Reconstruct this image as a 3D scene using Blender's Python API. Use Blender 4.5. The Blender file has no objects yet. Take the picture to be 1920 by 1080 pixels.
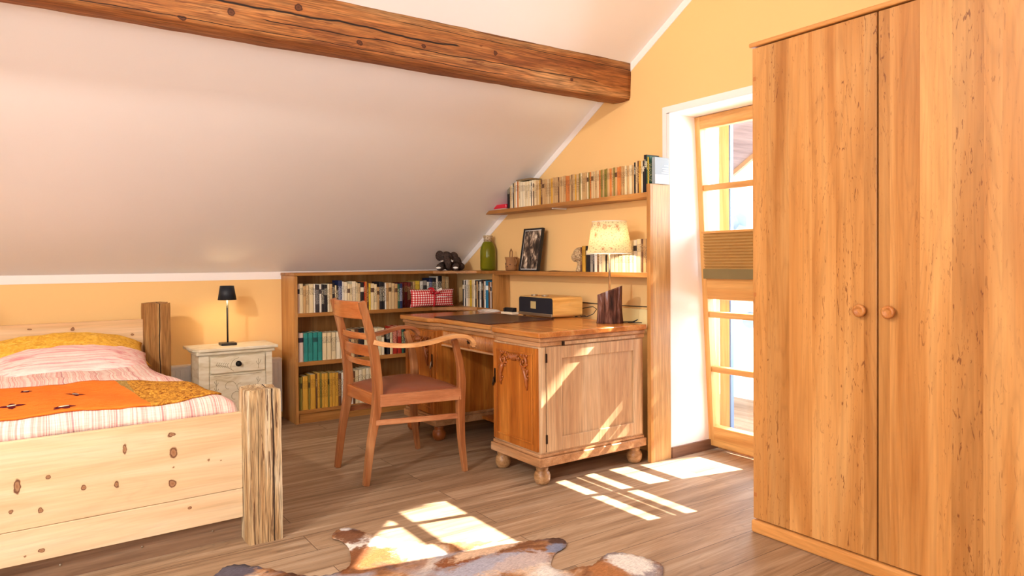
import bpy, bmesh, math, random
from mathutils import Vector, Matrix, noise
from math import sin, cos, pi, radians as RAD
random.seed(7)
C = bpy.context.scene.collection
S = bpy.context.scene

# ------------------------------------------------------------------ camera
EYE = 1.2
yaw, pit, rol = 0.60568, -0.014965, -0.0077
f_ = Vector((sin(yaw)*cos(pit), cos(yaw)*cos(pit), sin(pit)))
r_ = Vector((cos(yaw), -sin(yaw), 0))
u_ = r_.cross(f_)
r2 = r_*cos(rol) + u_*sin(rol)
u2 = -r_*sin(rol) + u_*cos(rol)
cd = bpy.data.cameras.new('camera')
cam = bpy.data.objects.new('camera', cd)
C.objects.link(cam)
m = Matrix((r2, u2, -f_)).transposed().to_4x4()
m.translation = (0, 0, EYE)
cam.matrix_world = m
cd.sensor_width = 36
cd.lens = 1305.25/1920*36
cd.shift_y = -(540-510.66)/1920
cd.clip_start = 0.02
S.camera = cam

# ------------------------------------------------------------------ light and exposure
S.view_settings.view_transform = 'Standard'
S.view_settings.look = 'None'
S.view_settings.gamma = 1
S.view_settings.use_curve_mapping = False
S.view_settings.exposure = 0.42
W = bpy.data.worlds.new('sky')
S.world = W
W.use_nodes = True
bg = W.node_tree.nodes['Background']
bg.inputs[0].default_value = (0.80, 0.90, 1.0, 1)
bg.inputs[1].default_value = 2.4

def light(name, kind, loc, energy, color, to=None, size=None, size_y=None, soft=None):
    d = bpy.data.lights.new(name, kind)
    d.energy = energy
    d.color = color
    if kind == 'AREA':
        d.shape = 'RECTANGLE'
        d.size = size
        d.size_y = size_y or size
    elif kind == 'SUN':
        d.angle = soft or 0.009
    else:
        d.shadow_soft_size = soft or 0.03
    o = bpy.data.objects.new(name, d)
    C.objects.link(o)
    o.location = loc
    if to is not None:
        o.rotation_euler = Vector(to).to_track_quat('-Z', 'Y').to_euler()
    return o

SUN_DIR = Vector((-1, .215, -.8))
light('sun', 'SUN', (8, 0, 6), 36, (1, .94, .84), SUN_DIR, soft=.007)
# added key and fill lights off view; the last carries daylight through the door
light('left_key_light', 'AREA', (-1.85, 1.35, 2.75), 66, (1, .96, .90), (1, 1.2, -.55), .13, .13)  # small key light added inside the room for the left-hand shadows, no window there
light('rear_window_fill', 'AREA', (0.3, -1.92, 1.75), 122, (.96, .97, 1), (.05, 1, .02), 2.4, 1.3)  # added fill light at the unseen rear wall opening
light('side_window_fill', 'AREA', (-1.93, 0.2, 1.5), 52, (1, .98, .96), (1, .35, .0), 1.2, 1.5)  # added fill light at the unseen left wall opening
light('daylight_balcony_door', 'AREA', (4.6, 2.3, 1.5), 105, (.78, .88, 1), (-1, .04, -.12), 1.6, 2.0)

# ------------------------------------------------------------------ helpers
def hx(h):
    h = h.lstrip('#')
    v = [int(h[i:i+2], 16)/255 for i in (0, 2, 4)]
    return tuple(((c+.055)/1.055)**2.4 if c > .04045 else c/12.92 for c in v) + (1,)

class MB:
    def __init__(s):
        s.b = bmesh.new()
    def face(s, pts, smooth=False):
        vs = [s.b.verts.new(p) for p in pts]
        f = s.b.faces.new(vs)
        f.smooth = smooth
        return s
    def box(s, x0, x1, y0, y1, z0, z1, rot=None, about=None):
        ps = [Vector((x, y, z)) for x in (x0, x1) for y in (y0, y1) for z in (z0, z1)]
        if rot:
            ab = Vector(about) if about else Vector(((x0+x1)/2, (y0+y1)/2, (z0+z1)/2))
            ps = [rot @ (p-ab) + ab for p in ps]
        v = [s.b.verts.new(p) for p in ps]
        for q in ((0, 1, 3, 2), (4, 6, 7, 5), (0, 4, 5, 1), (2, 3, 7, 6), (0, 2, 6, 4), (1, 5, 7, 3)):
            s.b.faces.new([v[i] for i in q])
        return s
    def rings(s, rings, closed=False, cap=True, smooth=True):
        R = [[s.b.verts.new(p) for p in r] for r in rings]
        n = len(R[0])
        k = len(R)
        for i in range(k if closed else k-1):
            a, b = R[i], R[(i+1) % k]
            for j in range(n):
                f = s.b.faces.new((a[j], a[(j+1) % n], b[(j+1) % n], b[j]))
                f.smooth = smooth
        if cap and not closed:
            s.b.faces.new(list(reversed(R[0])))
            s.b.faces.new(R[-1])
        return s
    def lathe(s, prof, cx=0, cy=0, seg=24, cap=True, smooth=True):
        rs = []
        for r, z in prof:
            rs.append([(cx+r*cos(2*pi*i/seg), cy+r*sin(2*pi*i/seg), z) for i in range(seg)])
        return s.rings(rs, cap=cap, smooth=smooth)
    def tube(s, pts, r, seg=8, closed=False, cap=True, flat=(1, 1)):
        pts = [Vector(p) for p in pts]
        n = len(pts)
        rr = r if isinstance(r, (list, tuple)) else [r]*n
        rs = []
        ref = None
        for i, p in enumerate(pts):
            if closed:
                t = pts[(i+1) % n]-pts[i-1]
            else:
                t = pts[min(i+1, n-1)]-pts[max(i-1, 0)]
            t.normalize()
            if ref is None:
                ref = Vector((0, 0, 1)) if abs(t.z) < .9 else Vector((1, 0, 0))
            a = (ref - t*ref.dot(t)).normalized()
            ref = a
            b = t.cross(a)
            rs.append([p + a*(rr[i]*flat[0]*cos(2*pi*j/seg)) + b*(rr[i]*flat[1]*sin(2*pi*j/seg)) for j in range(seg)])
        return s.rings(rs, closed=closed, cap=cap)
    def sweep(s, pts, wd, up=(0, 0, 1), smooth=False):
        """rectangular section: wd = (width, height) per point or one pair; height runs along up"""
        pts = [Vector(p) for p in pts]
        n = len(pts)
        wd = wd if isinstance(wd, list) else [wd]*n
        up = Vector(up)
        rs = []
        for i, p in enumerate(pts):
            t = (pts[min(i+1, n-1)]-pts[max(i-1, 0)]).normalized()
            a = (up - t*up.dot(t)).normalized()
            b = t.cross(a)
            w, h = wd[i][0]/2, wd[i][1]/2
            rs.append([p+b*w+a*h, p-b*w+a*h, p-b*w-a*h, p+b*w-a*h])
        return s.rings(rs, smooth=smooth)
    def prism(s, poly, lo, hi, axis='z'):
        def P(u, v, w):
            return {'z': (u, v, w), 'y': (u, w, v), 'x': (w, u, v)}[axis]
        a = [s.b.verts.new(P(u, v, lo)) for u, v in poly]
        b = [s.b.verts.new(P(u, v, hi)) for u, v in poly]
        n = len(poly)
        s.b.faces.new(a)
        s.b.faces.new(list(reversed(b)))
        for i in range(n):
            s.b.faces.new((a[i], b[i], b[(i+1) % n], a[(i+1) % n]))
        return s
    def ball(s, c, r, seg=12, rng=8, rot=None):
        c = Vector(c)
        if not isinstance(r, (tuple, list)):
            r = (r, r, r)
        rs = []
        for i in range(rng+1):
            t = -pi/2 + pi*i/rng
            k = max(cos(t), .02)
            ring = []
            for j in range(seg):
                v = Vector((r[0]*k*cos(2*pi*j/seg), r[1]*k*sin(2*pi*j/seg), r[2]*sin(t)))
                if rot:
                    v = rot @ v
                ring.append(c+v)
            rs.append(ring)
        return s.rings(rs)
    def grid(s, fn, nu, nv, smooth=True):
        V = [[s.b.verts.new(fn(i/nu, j/nv)) for j in range(nv+1)] for i in range(nu+1)]
        for i in range(nu):
            for j in range(nv):
                f = s.b.faces.new((V[i][j], V[i+1][j], V[i+1][j+1], V[i][j+1]))
                f.smooth = smooth
        return s

ORG = {}
def link(name, mb, mat, parent=None, loc=(0, 0, 0), bev=0, bseg=2, sub=0, solid=0, local=False):
    """mb in world coordinates (local=True: in the parent's own); becomes one mesh object"""
    me = bpy.data.meshes.new(name)
    bmesh.ops.recalc_face_normals(mb.b, faces=mb.b.faces)
    org = Vector(ORG.get(parent.name, (0, 0, 0))) if parent else Vector(loc)
    if not local:
        bmesh.ops.translate(mb.b, verts=mb.b.verts, vec=-org)
    mb.b.to_mesh(me)
    mb.b.free()
    o = bpy.data.objects.new(name, me)
    C.objects.link(o)
    if parent:
        o.parent = parent
        ORG[o.name] = org
    else:
        o.location = loc
        ORG[o.name] = Vector(loc)
    for mm in (mat if isinstance(mat, list) else [mat]):
        me.materials.append(mm)
    if solid:
        md = o.modifiers.new('solid', 'SOLIDIFY'); md.thickness = solid; md.offset = 0
    if bev:
        md = o.modifiers.new('edge', 'BEVEL'); md.width = bev; md.segments = bseg; md.limit_method = 'ANGLE'; md.angle_limit = RAD(40)
        md.harden_normals = False
    if sub:
        md = o.modifiers.new('sub', 'SUBSURF'); md.levels = sub; md.render_levels = sub
    return o

def tag(o, label, cat, group=None):
    o['label'] = label
    o['category'] = cat
    if group:
        o['group'] = group
    return o

def thing(name, label, cat, loc, group=None):
    o = bpy.data.objects.new(name, None)
    C.objects.link(o)
    o.location = loc
    o.empty_display_size = .05
    ORG[o.name] = Vector(loc)
    return tag(o, label, cat, group)

def struct(name, mb, mat, **k):
    o = link(name, mb, mat, **k)
    o['kind'] = 'structure'
    return o

# ------------------------------------------------------------------ materials
class NT:
    def __init__(s, name, rough=.5, spec=.5):
        s.m = bpy.data.materials.new(name)
        s.m.use_nodes = True
        s.t = s.m.node_tree
        s.bsdf = s.t.nodes['Principled BSDF']
        s.bsdf.inputs['Roughness'].default_value = rough
        s.bsdf.inputs['Specular IOR Level'].default_value = spec
        s.tc = s.t.nodes.new('ShaderNodeTexCoord').outputs['Object']
    def n(s, typ, **k):
        nd = s.t.nodes.new('ShaderNode'+typ)
        for a, v in k.items():
            setattr(nd, a, v)
        return nd
    def w(s, a, b):
        s.t.links.new(a, b)
    def mapping(s, scale, loc=(0, 0, 0), rot=(0, 0, 0), src=None):
        nd = s.n('Mapping')
        nd.inputs['Scale'].default_value = scale
        nd.inputs['Location'].default_value = loc
        nd.inputs['Rotation'].default_value = rot
        s.w(src or s.tc, nd.inputs['Vector'])
        return nd.outputs[0]
    def noise(s, vec, scale=1, detail=4, dist=0, rough=.5):
        nd = s.n('TexNoise')
        nd.inputs['Scale'].default_value = scale
        nd.inputs['Detail'].default_value = detail
        nd.inputs['Roughness'].default_value = rough
        nd.inputs['Distortion'].default_value = dist
        s.w(vec, nd.inputs['Vector'])
        return nd.outputs['Fac']
    def ramp(s, fac, stops, interp='LINEAR'):
        nd = s.n('ValToRGB')
        nd.color_ramp.interpolation = interp
        el = nd.color_ramp.elements
        while len(el) < len(stops):
            el.new(.5)
        for e, (p, c) in zip(el, stops):
            e.position = p
            e.color = hx(c) if isinstance(c, str) else (c, c, c, 1)
        s.w(fac, nd.inputs[0])
        return nd.outputs[0]
    def mix(s, fac, a, b, mode='MIX'):
        nd = s.n('MixRGB', blend_type=mode)
        for i, v in ((0, fac), (1, a), (2, b)):
            if hasattr(v, 'is_linked') or hasattr(v, 'links'):
                s.w(v, nd.inputs[i])
            elif i == 0:
                nd.inputs[0].default_value = v
            else:
                nd.inputs[i].default_value = hx(v) if isinstance(v, str) else (v, v, v, 1)
        return nd.outputs[0]
    def math(s, op, a, b=None, c=None):
        nd = s.n('Math', operation=op)
        for i, v in enumerate((a, b, c)):
            if v is None:
                continue
            if isinstance(v, (int, float)):
                nd.inputs[i].default_value = v
            else:
                s.w(v, nd.inputs[i])
        return nd.outputs[0]
    def sep(s, src=None):
        nd = s.n('SeparateXYZ')
        s.w(src or s.tc, nd.inputs[0])
        return nd.outputs
    def color(s, c):
        s.w(c, s.bsdf.inputs['Base Color'])
    def bump(s, h, strength=.3, dist=.002):
        nd = s.n('Bump')
        nd.inputs['Strength'].default_value = strength
        nd.inputs['Distance'].default_value = dist
        s.w(h, nd.inputs['Height'])
        s.w(nd.outputs[0], s.bsdf.inputs['Normal'])

def plain(name, c, rough=.6, spec=.4, metal=0, bump=0, bscale=200, var=.06):
    t = NT(name, rough, spec)
    nz = t.noise(t.tc, 9, 3)
    t.color(t.mix(t.ramp(nz, [(.3, 1-var), (.7, 1+0*var)]), 0.0, c, 'MIX') if False else t.mix(1, c, t.ramp(nz, [(.3, 1-var), (.7, 1.0)]), 'MULTIPLY'))
    t.bsdf.inputs['Metallic'].default_value = metal
    if bump:
        t.bump(t.noise(t.tc, bscale, 3), bump, .001)
    return t.m

def vec_axis(axis, along, across):
    v = [across]*3
    v['xyz'.index(axis)] = along
    return tuple(v)

def wood(name, cols, axis='z', k=1.0, rough=.45, streak=0.0, streak_c='#3a1c0c', streak_s=(3, 42), thr=.64, knots=None,
         staves=None, kshift=0, kc=('#94603c', '#4a2414'), cracks=None, grain=.12, rings=.35, bump=.15, spec=.4, off=0):
    t = NT(name, rough, spec)
    if staves:
        ax, lst = staves
        sx = t.sep()['xyz'.index(ax)]
        lo, hi = lst[0][0], lst[-1][0]
        u = t.math('DIVIDE', t.math('SUBTRACT', sx, lo), hi-lo)
        so_ = t.ramp(u, [((p-lo)/(hi-lo), (i*.37) % 1) for i, (p, c) in enumerate(lst[:-1])], 'CONSTANT')
        mo_ = t.n('VectorMath', operation='MULTIPLY'); t.w(so_, mo_.inputs[0]); mo_.inputs[1].default_value = (5, 0, 9)
        ao_ = t.n('VectorMath', operation='ADD'); t.w(t.tc, ao_.inputs[0]); t.w(mo_.outputs[0], ao_.inputs[1])
        src_ = ao_.outputs[0]
    else:
        src_ = t.tc
    v1 = t.mapping(vec_axis(axis, .9*k, 13*k), (off, off*1.3, off*.7), src=src_)
    n1 = t.noise(v1, 1.0, 6, .8, .55)
    col = t.ramp(n1, [(.32, cols[0]), (.5, cols[1]), (.68, cols[2])])
    v2 = t.mapping(vec_axis(axis, 1.0*k, 10*k), (off, off, off), src=src_)
    warp = t.noise(v2, .8, 2, .5)
    fr = t.math('FRACT', t.math('MULTIPLY', warp, 16))
    ring = t.ramp(fr, [(0, .78), (.25, 1.0), (.8, 1.0), (1, .8)])
    col = t.mix(rings, col, ring, 'MULTIPLY')
    v3 = t.mapping(vec_axis(axis, 6*k, 170*k))
    n3 = t.noise(v3, 1.0, 3)
    col = t.mix(1, col, t.ramp(n3, [(.3, 1-grain*1.6), (.7, 1.0)]), 'MULTIPLY')
    if staves:
        ax, lst = staves
        sx = t.sep()['xyz'.index(ax)]
        lo, hi = lst[0][0], lst[-1][0]
        u = t.math('DIVIDE', t.math('SUBTRACT', sx, lo), hi-lo)
        rp = t.ramp(u, [((p-lo)/(hi-lo), c) for p, c in lst[:-1]], 'CONSTANT')
        col = t.mix(1, col, rp, 'MULTIPLY')
        # shifts the figure from stave to stave
    h = n3
    if streak:
        rot = [0, 0, 0]
        rot[{'z': 1, 'x': 1, 'y': 0}[axis]] = .06
        v4 = t.mapping(vec_axis(axis, streak_s[0], streak_s[1]), (3, 5, 1), tuple(rot))
        n4 = t.noise(v4, 1, 4, 1.6, .6)
        msk = t.ramp(n4, [(thr, 0.0), (thr+.035, 1.0)])
        big = t.noise(t.mapping(vec_axis(axis, .8, 5), (1.2, .3, 2.2)), 1, 1)
        msk = t.mix(1, msk, t.ramp(big, [(.34, 0.0), (.52, 1.0)]), 'MULTIPLY')
        if staves:
            dk = t.ramp(u, [((p-lo)/(hi-lo), .6 if c > .93 else 1.0) for p, c in lst[:-1]], 'CONSTANT')
            msk = t.mix(1, msk, dk, 'MULTIPLY')
        f = t.mix(1, msk, streak, 'MULTIPLY')
        col = t.mix(f, col, streak_c)
    if knots:
        ax1, ax2, lst = knots
        i1, i2 = 'xyz'.index(ax1), 'xyz'.index(ax2)
        tot = None
        wob = t.n('TexNoise'); wob.inputs['Scale'].default_value = 40; t.w(t.tc, wob.inputs['Vector'])
        addw = t.n('VectorMath', operation='MULTIPLY_ADD')
        t.w(wob.outputs['Color'], addw.inputs[0]); addw.inputs[1].default_value = (.016,)*3; t.w(t.tc, addw.inputs[2])
        for (a, b, ra, rb) in lst:
            sub = t.n('VectorMath', operation='SUBTRACT'); t.w(addw.outputs[0], sub.inputs[0])
            p = [0, 0, 0]; p[i1] = a+.008+kshift; p[i2] = b+.008; sub.inputs[1].default_value = p
            mul = t.n('VectorMath', operation='MULTIPLY'); t.w(sub.outputs[0], mul.inputs[0])
            q = [0, 0, 0]; q[i1] = 1/ra; q[i2] = 1/rb; mul.inputs[1].default_value = q
            ln = t.n('VectorMath', operation='LENGTH'); t.w(mul.outputs[0], ln.inputs[0])
            tot = ln.outputs['Value'] if tot is None else t.math('MINIMUM', tot, ln.outputs['Value'])
        halo = t.ramp(t.math('MULTIPLY', tot, .4), [(.25, .45), (.9, 0.0)])
        col = t.mix(halo, col, cols[0])
        core = t.ramp(tot, [(.0, 1.0), (.55, .75), (.75, 1.0), (1.0, .0)])
        col = t.mix(core, col, kc[0])
        edge = t.ramp(tot, [(.5, .0), (.72, .75), (1.0, .0)])
        col = t.mix(edge, col, kc[1])
    if cracks:
        ax, lst = cracks        # coordinate across the grain: centre, half width, amplitude
        sx = t.sep()['xyz'.index(ax)]
        tot = None
        for j, (c0, hw, am, lo, hi) in enumerate(lst):
            nn = t.noise(t.mapping(vec_axis(axis, 2.2, .0001), (j*3.7, 0, 0) if axis != 'x' else (j*3.7, 0, 0)), 1, 4)
            pos = t.math('ADD', t.math('MULTIPLY', t.math('SUBTRACT', nn, .5), am), c0)
            d = t.math('DIVIDE', t.math('ABSOLUTE', t.math('SUBTRACT', sx, pos)), hw)
            al = t.sep()['xyz'.index(axis)]
            out = t.math('ADD', t.math('MULTIPLY', t.math('MAXIMUM', t.math('SUBTRACT', lo, al), 0), 30), t.math('MULTIPLY', t.math('MAXIMUM', t.math('SUBTRACT', al, hi), 0), 30))
            d = t.math('ADD', d, out)
            tot = d if tot is None else t.math('MINIMUM', tot, d)
        ck = t.ramp(tot, [(.45, 1.0), (1.0, 0.0)])
        col = t.mix(ck, col, '#1d0d05')
        h = t.mix(ck, n3, 0.0)
    t.color(col)
    if bump:
        t.bump(h, bump, .003)
    return t.m

def emis(name, c, strength):
    m = bpy.data.materials.new(name); m.use_nodes = True
    b = m.node_tree.nodes['Principled BSDF']
    b.inputs['Base Color'].default_value = hx(c)
    b.inputs['Emission Color'].default_value = hx(c)
    b.inputs['Emission Strength'].default_value = strength
    return m

def plaster(name, c, rough=.9):
    t = NT(name, rough, .2)
    t.color(t.mix(1, c, t.ramp(t.noise(t.tc, 1.6, 3), [(.3, .975), (.7, 1.0)]), 'MULTIPLY'))
    t.bump(t.noise(t.tc, 90, 4), .12, .002)
    return t.m

YEL = plaster('yellow_plaster', '#f7cb8a')
CEIL = plaster('ceiling_plaster', '#f8f5f3')
WHITE = plaster('white_plaster', '#fbf3ee')
PAINT = plain('white_paint', '#f4efe8', .45)

def floor_mat():
    t = NT('oak_floor', .38, .45)
    br = t.n('TexBrick')
    br.offset = .37; br.offset_frequency = 2
    t.w(t.mapping((1, 1, 1), (.35, .11, 0)), br.inputs['Vector'])
    br.inputs['Scale'].default_value = 1
    br.inputs['Brick Width'].default_value = 2.1
    br.inputs['Row Height'].default_value = .185
    br.inputs['Mortar Size'].default_value = .0016
    br.inputs['Mortar Smooth'].default_value = .2
    br.inputs['Color1'].default_value = (0, 0, 0, 1)
    br.inputs['Color2'].default_value = (1, 1, 1, 1)
    br.inputs['Mortar'].default_value = (.5, .5, .5, 1)
    # shift the grain per plank
    off = t.n('VectorMath', operation='MULTIPLY'); t.w(br.outputs['Color'], off.inputs[0]); off.inputs[1].default_value = (7, 3, 0)
    add = t.n('VectorMath', operation='ADD'); t.w(t.tc, add.inputs[0]); t.w(off.outputs[0], add.inputs[1])
    g1 = t.noise(t.mapping((.7, 13, 1), src=add.outputs[0]), 1, 7, 1.1, .6)
    col = t.ramp(g1, [(.3, '#84664c'), (.5, '#ab8c6e'), (.7, '#c6ad92')])
    w1 = t.noise(t.mapping((.9, 9, 1), src=add.outputs[0]), .8, 2, .8)
    fr = t.math('FRACT', t.math('MULTIPLY', w1, 14))
    col = t.mix(.5, col, t.ramp(fr, [(0, .62), (.2, 1.0), (.85, 1.0), (1, .7)]), 'MULTIPLY')
    g2 = t.noise(t.mapping((5, 210, 1), src=add.outputs[0]), 1, 3)
    col = t.mix(1, col, t.ramp(g2, [(.3, .84), (.65, 1.0)]), 'MULTIPLY')
    col = t.mix(1, col, t.ramp(br.outputs['Color'], [(0, .84), (1, 1.0)]), 'MULTIPLY')
    kn = t.noise(t.mapping((3, 7, 1), (4, 2, 0), src=add.outputs[0]), 1.6, 2, 2.5)
    col = t.mix(t.ramp(kn, [(.75, 0.0), (.80, .55)]), col, '#5b3a22')
    col = t.mix(br.outputs['Fac'], col, '#4a3220')
    t.color(col)
    t.w(t.ramp(g2, [(.3, .5), (.7, .34)]), t.bsdf.inputs['Roughness'])
    t.bump(t.mix(br.outputs['Fac'], g2, 0.0), .18, .002)
    return t.m
FLOOR = floor_mat()

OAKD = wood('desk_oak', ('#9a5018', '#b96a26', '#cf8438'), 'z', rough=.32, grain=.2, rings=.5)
FOOTM = wood('foot_oak', ('#8a5c34', '#b08254', '#c89c70'), 'y', k=2, rough=.4, grain=.2)
OAKH = wood('desk_oak_level', ('#9a5018', '#bb6e2a', '#cf8840'), 'y', rough=.28, grain=.2, rings=.5)
OAKL = wood('desk_side_oak_glare', ('#b98a62', '#cfa67c', '#e0bf98'), 'z', rough=.4, grain=.18, rings=.5)  # desk oak with the door's daylight glare put into its colour
CARV = plain('carved_oak', '#9c5422', .32, .5, bump=.3, bscale=160, var=.25)
SHELF = wood('shelf_oak_x', ('#96602c', '#b4793c', '#c68c4c'), 'x', rough=.45, grain=.15)
SHELFY = wood('shelf_oak_y', ('#96602c', '#b4793c', '#c68c4c'), 'y', rough=.45, grain=.15)
SHELFZ = wood('shelf_oak_z', ('#a87038', '#c08648', '#d09a5c'), 'z', rough=.4, grain=.15)
ENDP = wood('end_panel_oak', ('#bd8c56', '#d2a368', '#dfb57c'), 'z', rough=.45, grain=.22, rings=.5)
CHAIRM = wood('chair_beech', ('#864a26', '#a5673c', '#c08a5c'), 'z', rough=.3, grain=.1, rings=.25)
CHAIRX = wood('chair_beech_x', ('#9c5c38', '#b87850', '#cb9268'), 'x', rough=.3, grain=.1, rings=.25)
CHAIRY = wood('chair_beech_y', ('#9c5024', '#b56834', '#c98048'), 'y', rough=.26, grain=.1, rings=.35)
LEATH = plain('brown_leather', '#84482e', .36, .5, bump=.15, bscale=260)
PINEF = wood('pine_x', kshift=-.82, cols=('#ddb78a', '#e6c69c', '#eed6b2'), axis='x', k=.7, rough=.6, grain=.07, rings=.28,
             knots=('x', 'z', [(-.05, .39, .012, .030), (.045, .405, .008, .010), (.16, .345, .009, .010), (.27, .335, .010, .016),
                               (.30, .47, .009, .024), (.475, .425, .017, .024), (.47, .30, .016, .018), (-.07, .30, .007, .007),
                               (.02, .285, .009, .012), (-.19, .21, .018, .030), (.61, .37, .005, .005), (.66, .36, .004, .004),
                               (.47, .50, .016, .010), (.475, .365, .004, .004)]))
PINEL = wood('pine_lower', kshift=-.82, cols=('#dfba8e', '#e8caa2', '#efd8b6'), axis='x', k=.8, rough=.6, grain=.07, rings=.28,
             knots=('x', 'z', [(.535, .185, .010, .007), (.02, .135, .010, .008), (-.13, .13, .016, .011), (-.03, .125, .004, .004)]))
PINEH = wood('pine_head', kshift=-.82, cols=('#d9a672', '#e7bd8a', '#efcca0'), axis='x', k=.7, rough=.6, grain=.07, rings=.28,
             knots=('x', 'z', [(.27, .80, .012, .014), (.05, .812, .014, .006), (.60, .745, .009, .009)]))
OLDP = wood('weathered_post', ('#b08352', '#dcb987', '#f3e0bd'), 'z', k=1.6, rough=.8, grain=.4, rings=.9, bump=1.0, streak=.85,
            streak_c='#53301a', streak_s=(2.5, 60), thr=.56, cracks=('x', [(.034, .0035, .03, 0.0, .66), (-.03, .0015, .02, .1, .6)]))
OLDH = wood('old_head_post', ('#8a5526', '#bd8648', '#d5a565'), 'z', k=1.3, rough=.8, grain=.3, rings=.6, bump=.8, streak=.5,
            streak_c='#53301a', streak_s=(2.5, 50), thr=.6, cracks=('x', [(-.065, .004, .03, -1.0, .95)]))
DARKB = wood('dark_board', ('#6e4f38', '#8a6a50', '#9b7c62'), 'x', rough=.7, grain=.15)
BEAMM = wood('old_beam', ('#985426', '#c47c40', '#dfa468'), 'x', k=.9, rough=.7, grain=.45, rings=.9, bump=1.0, streak=.85, kc=('#4a2412', '#2a1208'),
             streak_c='#6f3a1a', streak_s=(2.2, 34), thr=.585,
             cracks=('z', [(.125, .0065, .07, -1.1, 1.3), (.075, .003, .05, .3, 2.3), (.02, .002, .03, -1, 1.6), (.19, .002, .03, 1, 2.6)]),
             knots=('x', 'z', [(.15, .08, .02, .018), (-.32, .07, .018, .016), (.75, .05, .016, .014), (1.55, .13, .016, .014), (2.1, .06, .012, .012), (.45, .16, .02, .018), (1.1, .09, .014, .012), (-.05, .02, .018, .01)]))
WARDM = {}
def ward(name, lst):
    return wood(name, ('#b97636', '#ce8e4c', '#dda260'), 'z', k=.7, rough=.36, grain=.08, rings=.5, streak=.75, streak_c='#6b3413',
                streak_s=(14, 80), thr=.61, staves=('y', lst), bump=.08)
WOODTRIM = wood('wardrobe_trim', ('#c4803e', '#da9854', '#e6ab6a'), 'y', rough=.36, grain=.08)
KNOBW = wood('knob_wood', ('#a9602c', '#bf7638', '#d08a4a'), 'x', rough=.35, k=2)
DOORW = wood('door_larch', ('#cf9350', '#e0a862', '#ecbb78'), 'z', rough=.4, grain=.1)
DOORWY = wood('door_larch_y', ('#c98c4a', '#dba25c', '#e8b672'), 'y', rough=.4, grain=.1)
BASEW = wood('dark_baseboard', ('#5d3f2e', '#765442', '#8a6852'), 'x', rough=.5)
BLACK = plain('black_metal', '#17181c', .4, .5)
BRASSD = plain('dark_brass', '#2e1d10', .4, .5, .6)
STEEL = plain('brushed_steel', '#b9ac98', .3, .5, .9)
CREAM = plain('cream_paint', '#ead9bd', .6, .3, bump=.1, bscale=60, var=.1)
PAPER = plain('book_pages', '#e8d9b8', .9, .1, var=.15)
DARKLEA = plain('dark_leather', '#3a1a14', .35, .5)

# ------------------------------------------------------------------ room shell
XW, YK, ZK, SL = 3.19, 5.5, 1.135, .592        # gable wall x, knee wall y, knee height, roof pitch
YR = 1.7                                          # ridge
ZR = ZK + SL*(YK-YR)
XL, YF = -2.0, -2.0                               # wall behind and beside the camera
def zc(y):
    return ZK + SL*(YK-y) if y >= YR else ZR - SL*(YR-y)
struct('floor', MB().box(XL-.3, 3.62, YF-.3, YK+.3, -.12, 0), FLOOR)
struct('wall_back', MB().box(XL-.3, XW+.5, YK, YK+.25, 0, ZK), YEL)
T = .25
struct('ceiling', MB().prism([(YF-.3, zc(YF-.3)), (YR, ZR), (YK+.3, zc(YK+.3)), (YK+.3, zc(YK+.3)+T), (YR, ZR+T), (YF-.3, zc(YF-.3)+T)], XL-.3, XW+.56, 'x'), CEIL)
# gable wall with the balcony door opening (y 1.93..2.94 inside, z 0..2.093)
DY0, DY1, DZ = 1.90, 2.94, 2.093
g = MB()
g.prism([(DY1, 0), (YK, 0), (YK, ZK), (DY1, zc(DY1))], XW, XW+.42, 'x')
g.prism([(DY0, DZ), (DY1, DZ), (DY1, zc(DY1)), (DY0, zc(DY0))], XW, XW+.42, 'x')
g.prism([(YF, 0), (DY0, 0), (DY0, zc(DY0)), (YR, ZR), (YF, zc(YF))], XW, XW+.42, 'x')
struct('wall_right', g, YEL)
# white plaster reveal and border round the opening
g = MB()
g.prism([(XW-.003, DY1+.002), (XW+.42, DY1+.035), (XW+.42, DY1-.02), (XW-.003, DY1-.02)], 0, DZ+.02, 'z')
g.prism([(XW-.003, DY1+.002), (XW+.42, DY1+.03), (XW+.42, DY0), (XW-.003, DY0)], DZ-.003, DZ+.02, 'z')
g.box(XW-.003, XW+.42, DY0-.02, DY0+.004, 0, DZ)
g.box(XW-.005, XW-.001, DY1+.004, DY1+.036, 0, DZ+.001)
g.box(XW-.005, XW-.001, DY0-.036, DY1+.036, DZ+.001, DZ+.04)
struct('trim_1', g, WHITE)
# carve-free: the splayed reveal sits 2 cm inside the wall opening
struct('trim_2', MB().box(XL, XW, YK-.004, YK+.02, ZK-.055, ZK+.002), WHITE)
bw = .052
struct('trim_3', MB().prism([(YR, ZR), (YK, ZK), (YK, ZK-bw), (YR, ZR-bw)], XW-.004, XW+.02, 'x'), WHITE)
struct('baseboard_right', MB().prism([(XW+.0, DY1-.034), (XW+.42, DY1-.034), (XW+.42, DY1-.018), (XW+.0, DY1-.018)], 0, .065, 'z'), BASEW)
# walls behind and beside the camera, with their windows
def wall_hole(name, axis, pos, th, a0, a1, top, h0, h1, z0, z1, mat):
    g = MB()
    lo, hi = (pos-th, pos)
    def P(u0, u1, w0, w1):
        if axis == 'x':
            g.box(lo, hi, u0, u1, w0, w1)
        else:
            g.box(u0, u1, lo, hi, w0, w1)
    P(a0, h0, 0, top); P(h1, a1, 0, top); P(h0, h1, 0, z0); P(h0, h1, z1, top)
    return struct(name, g, mat)
wall_hole('wall_left', 'x', XL, .2, YF, YK, ZR+.1, -.6, 2.0, .8, 2.3, YEL)
wall_hole('wall_front', 'y', YF, .2, XL, XW, zc(YF)+.05, -.9, 1.5, 1.0, zc(YF)-.15, YEL)

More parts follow.
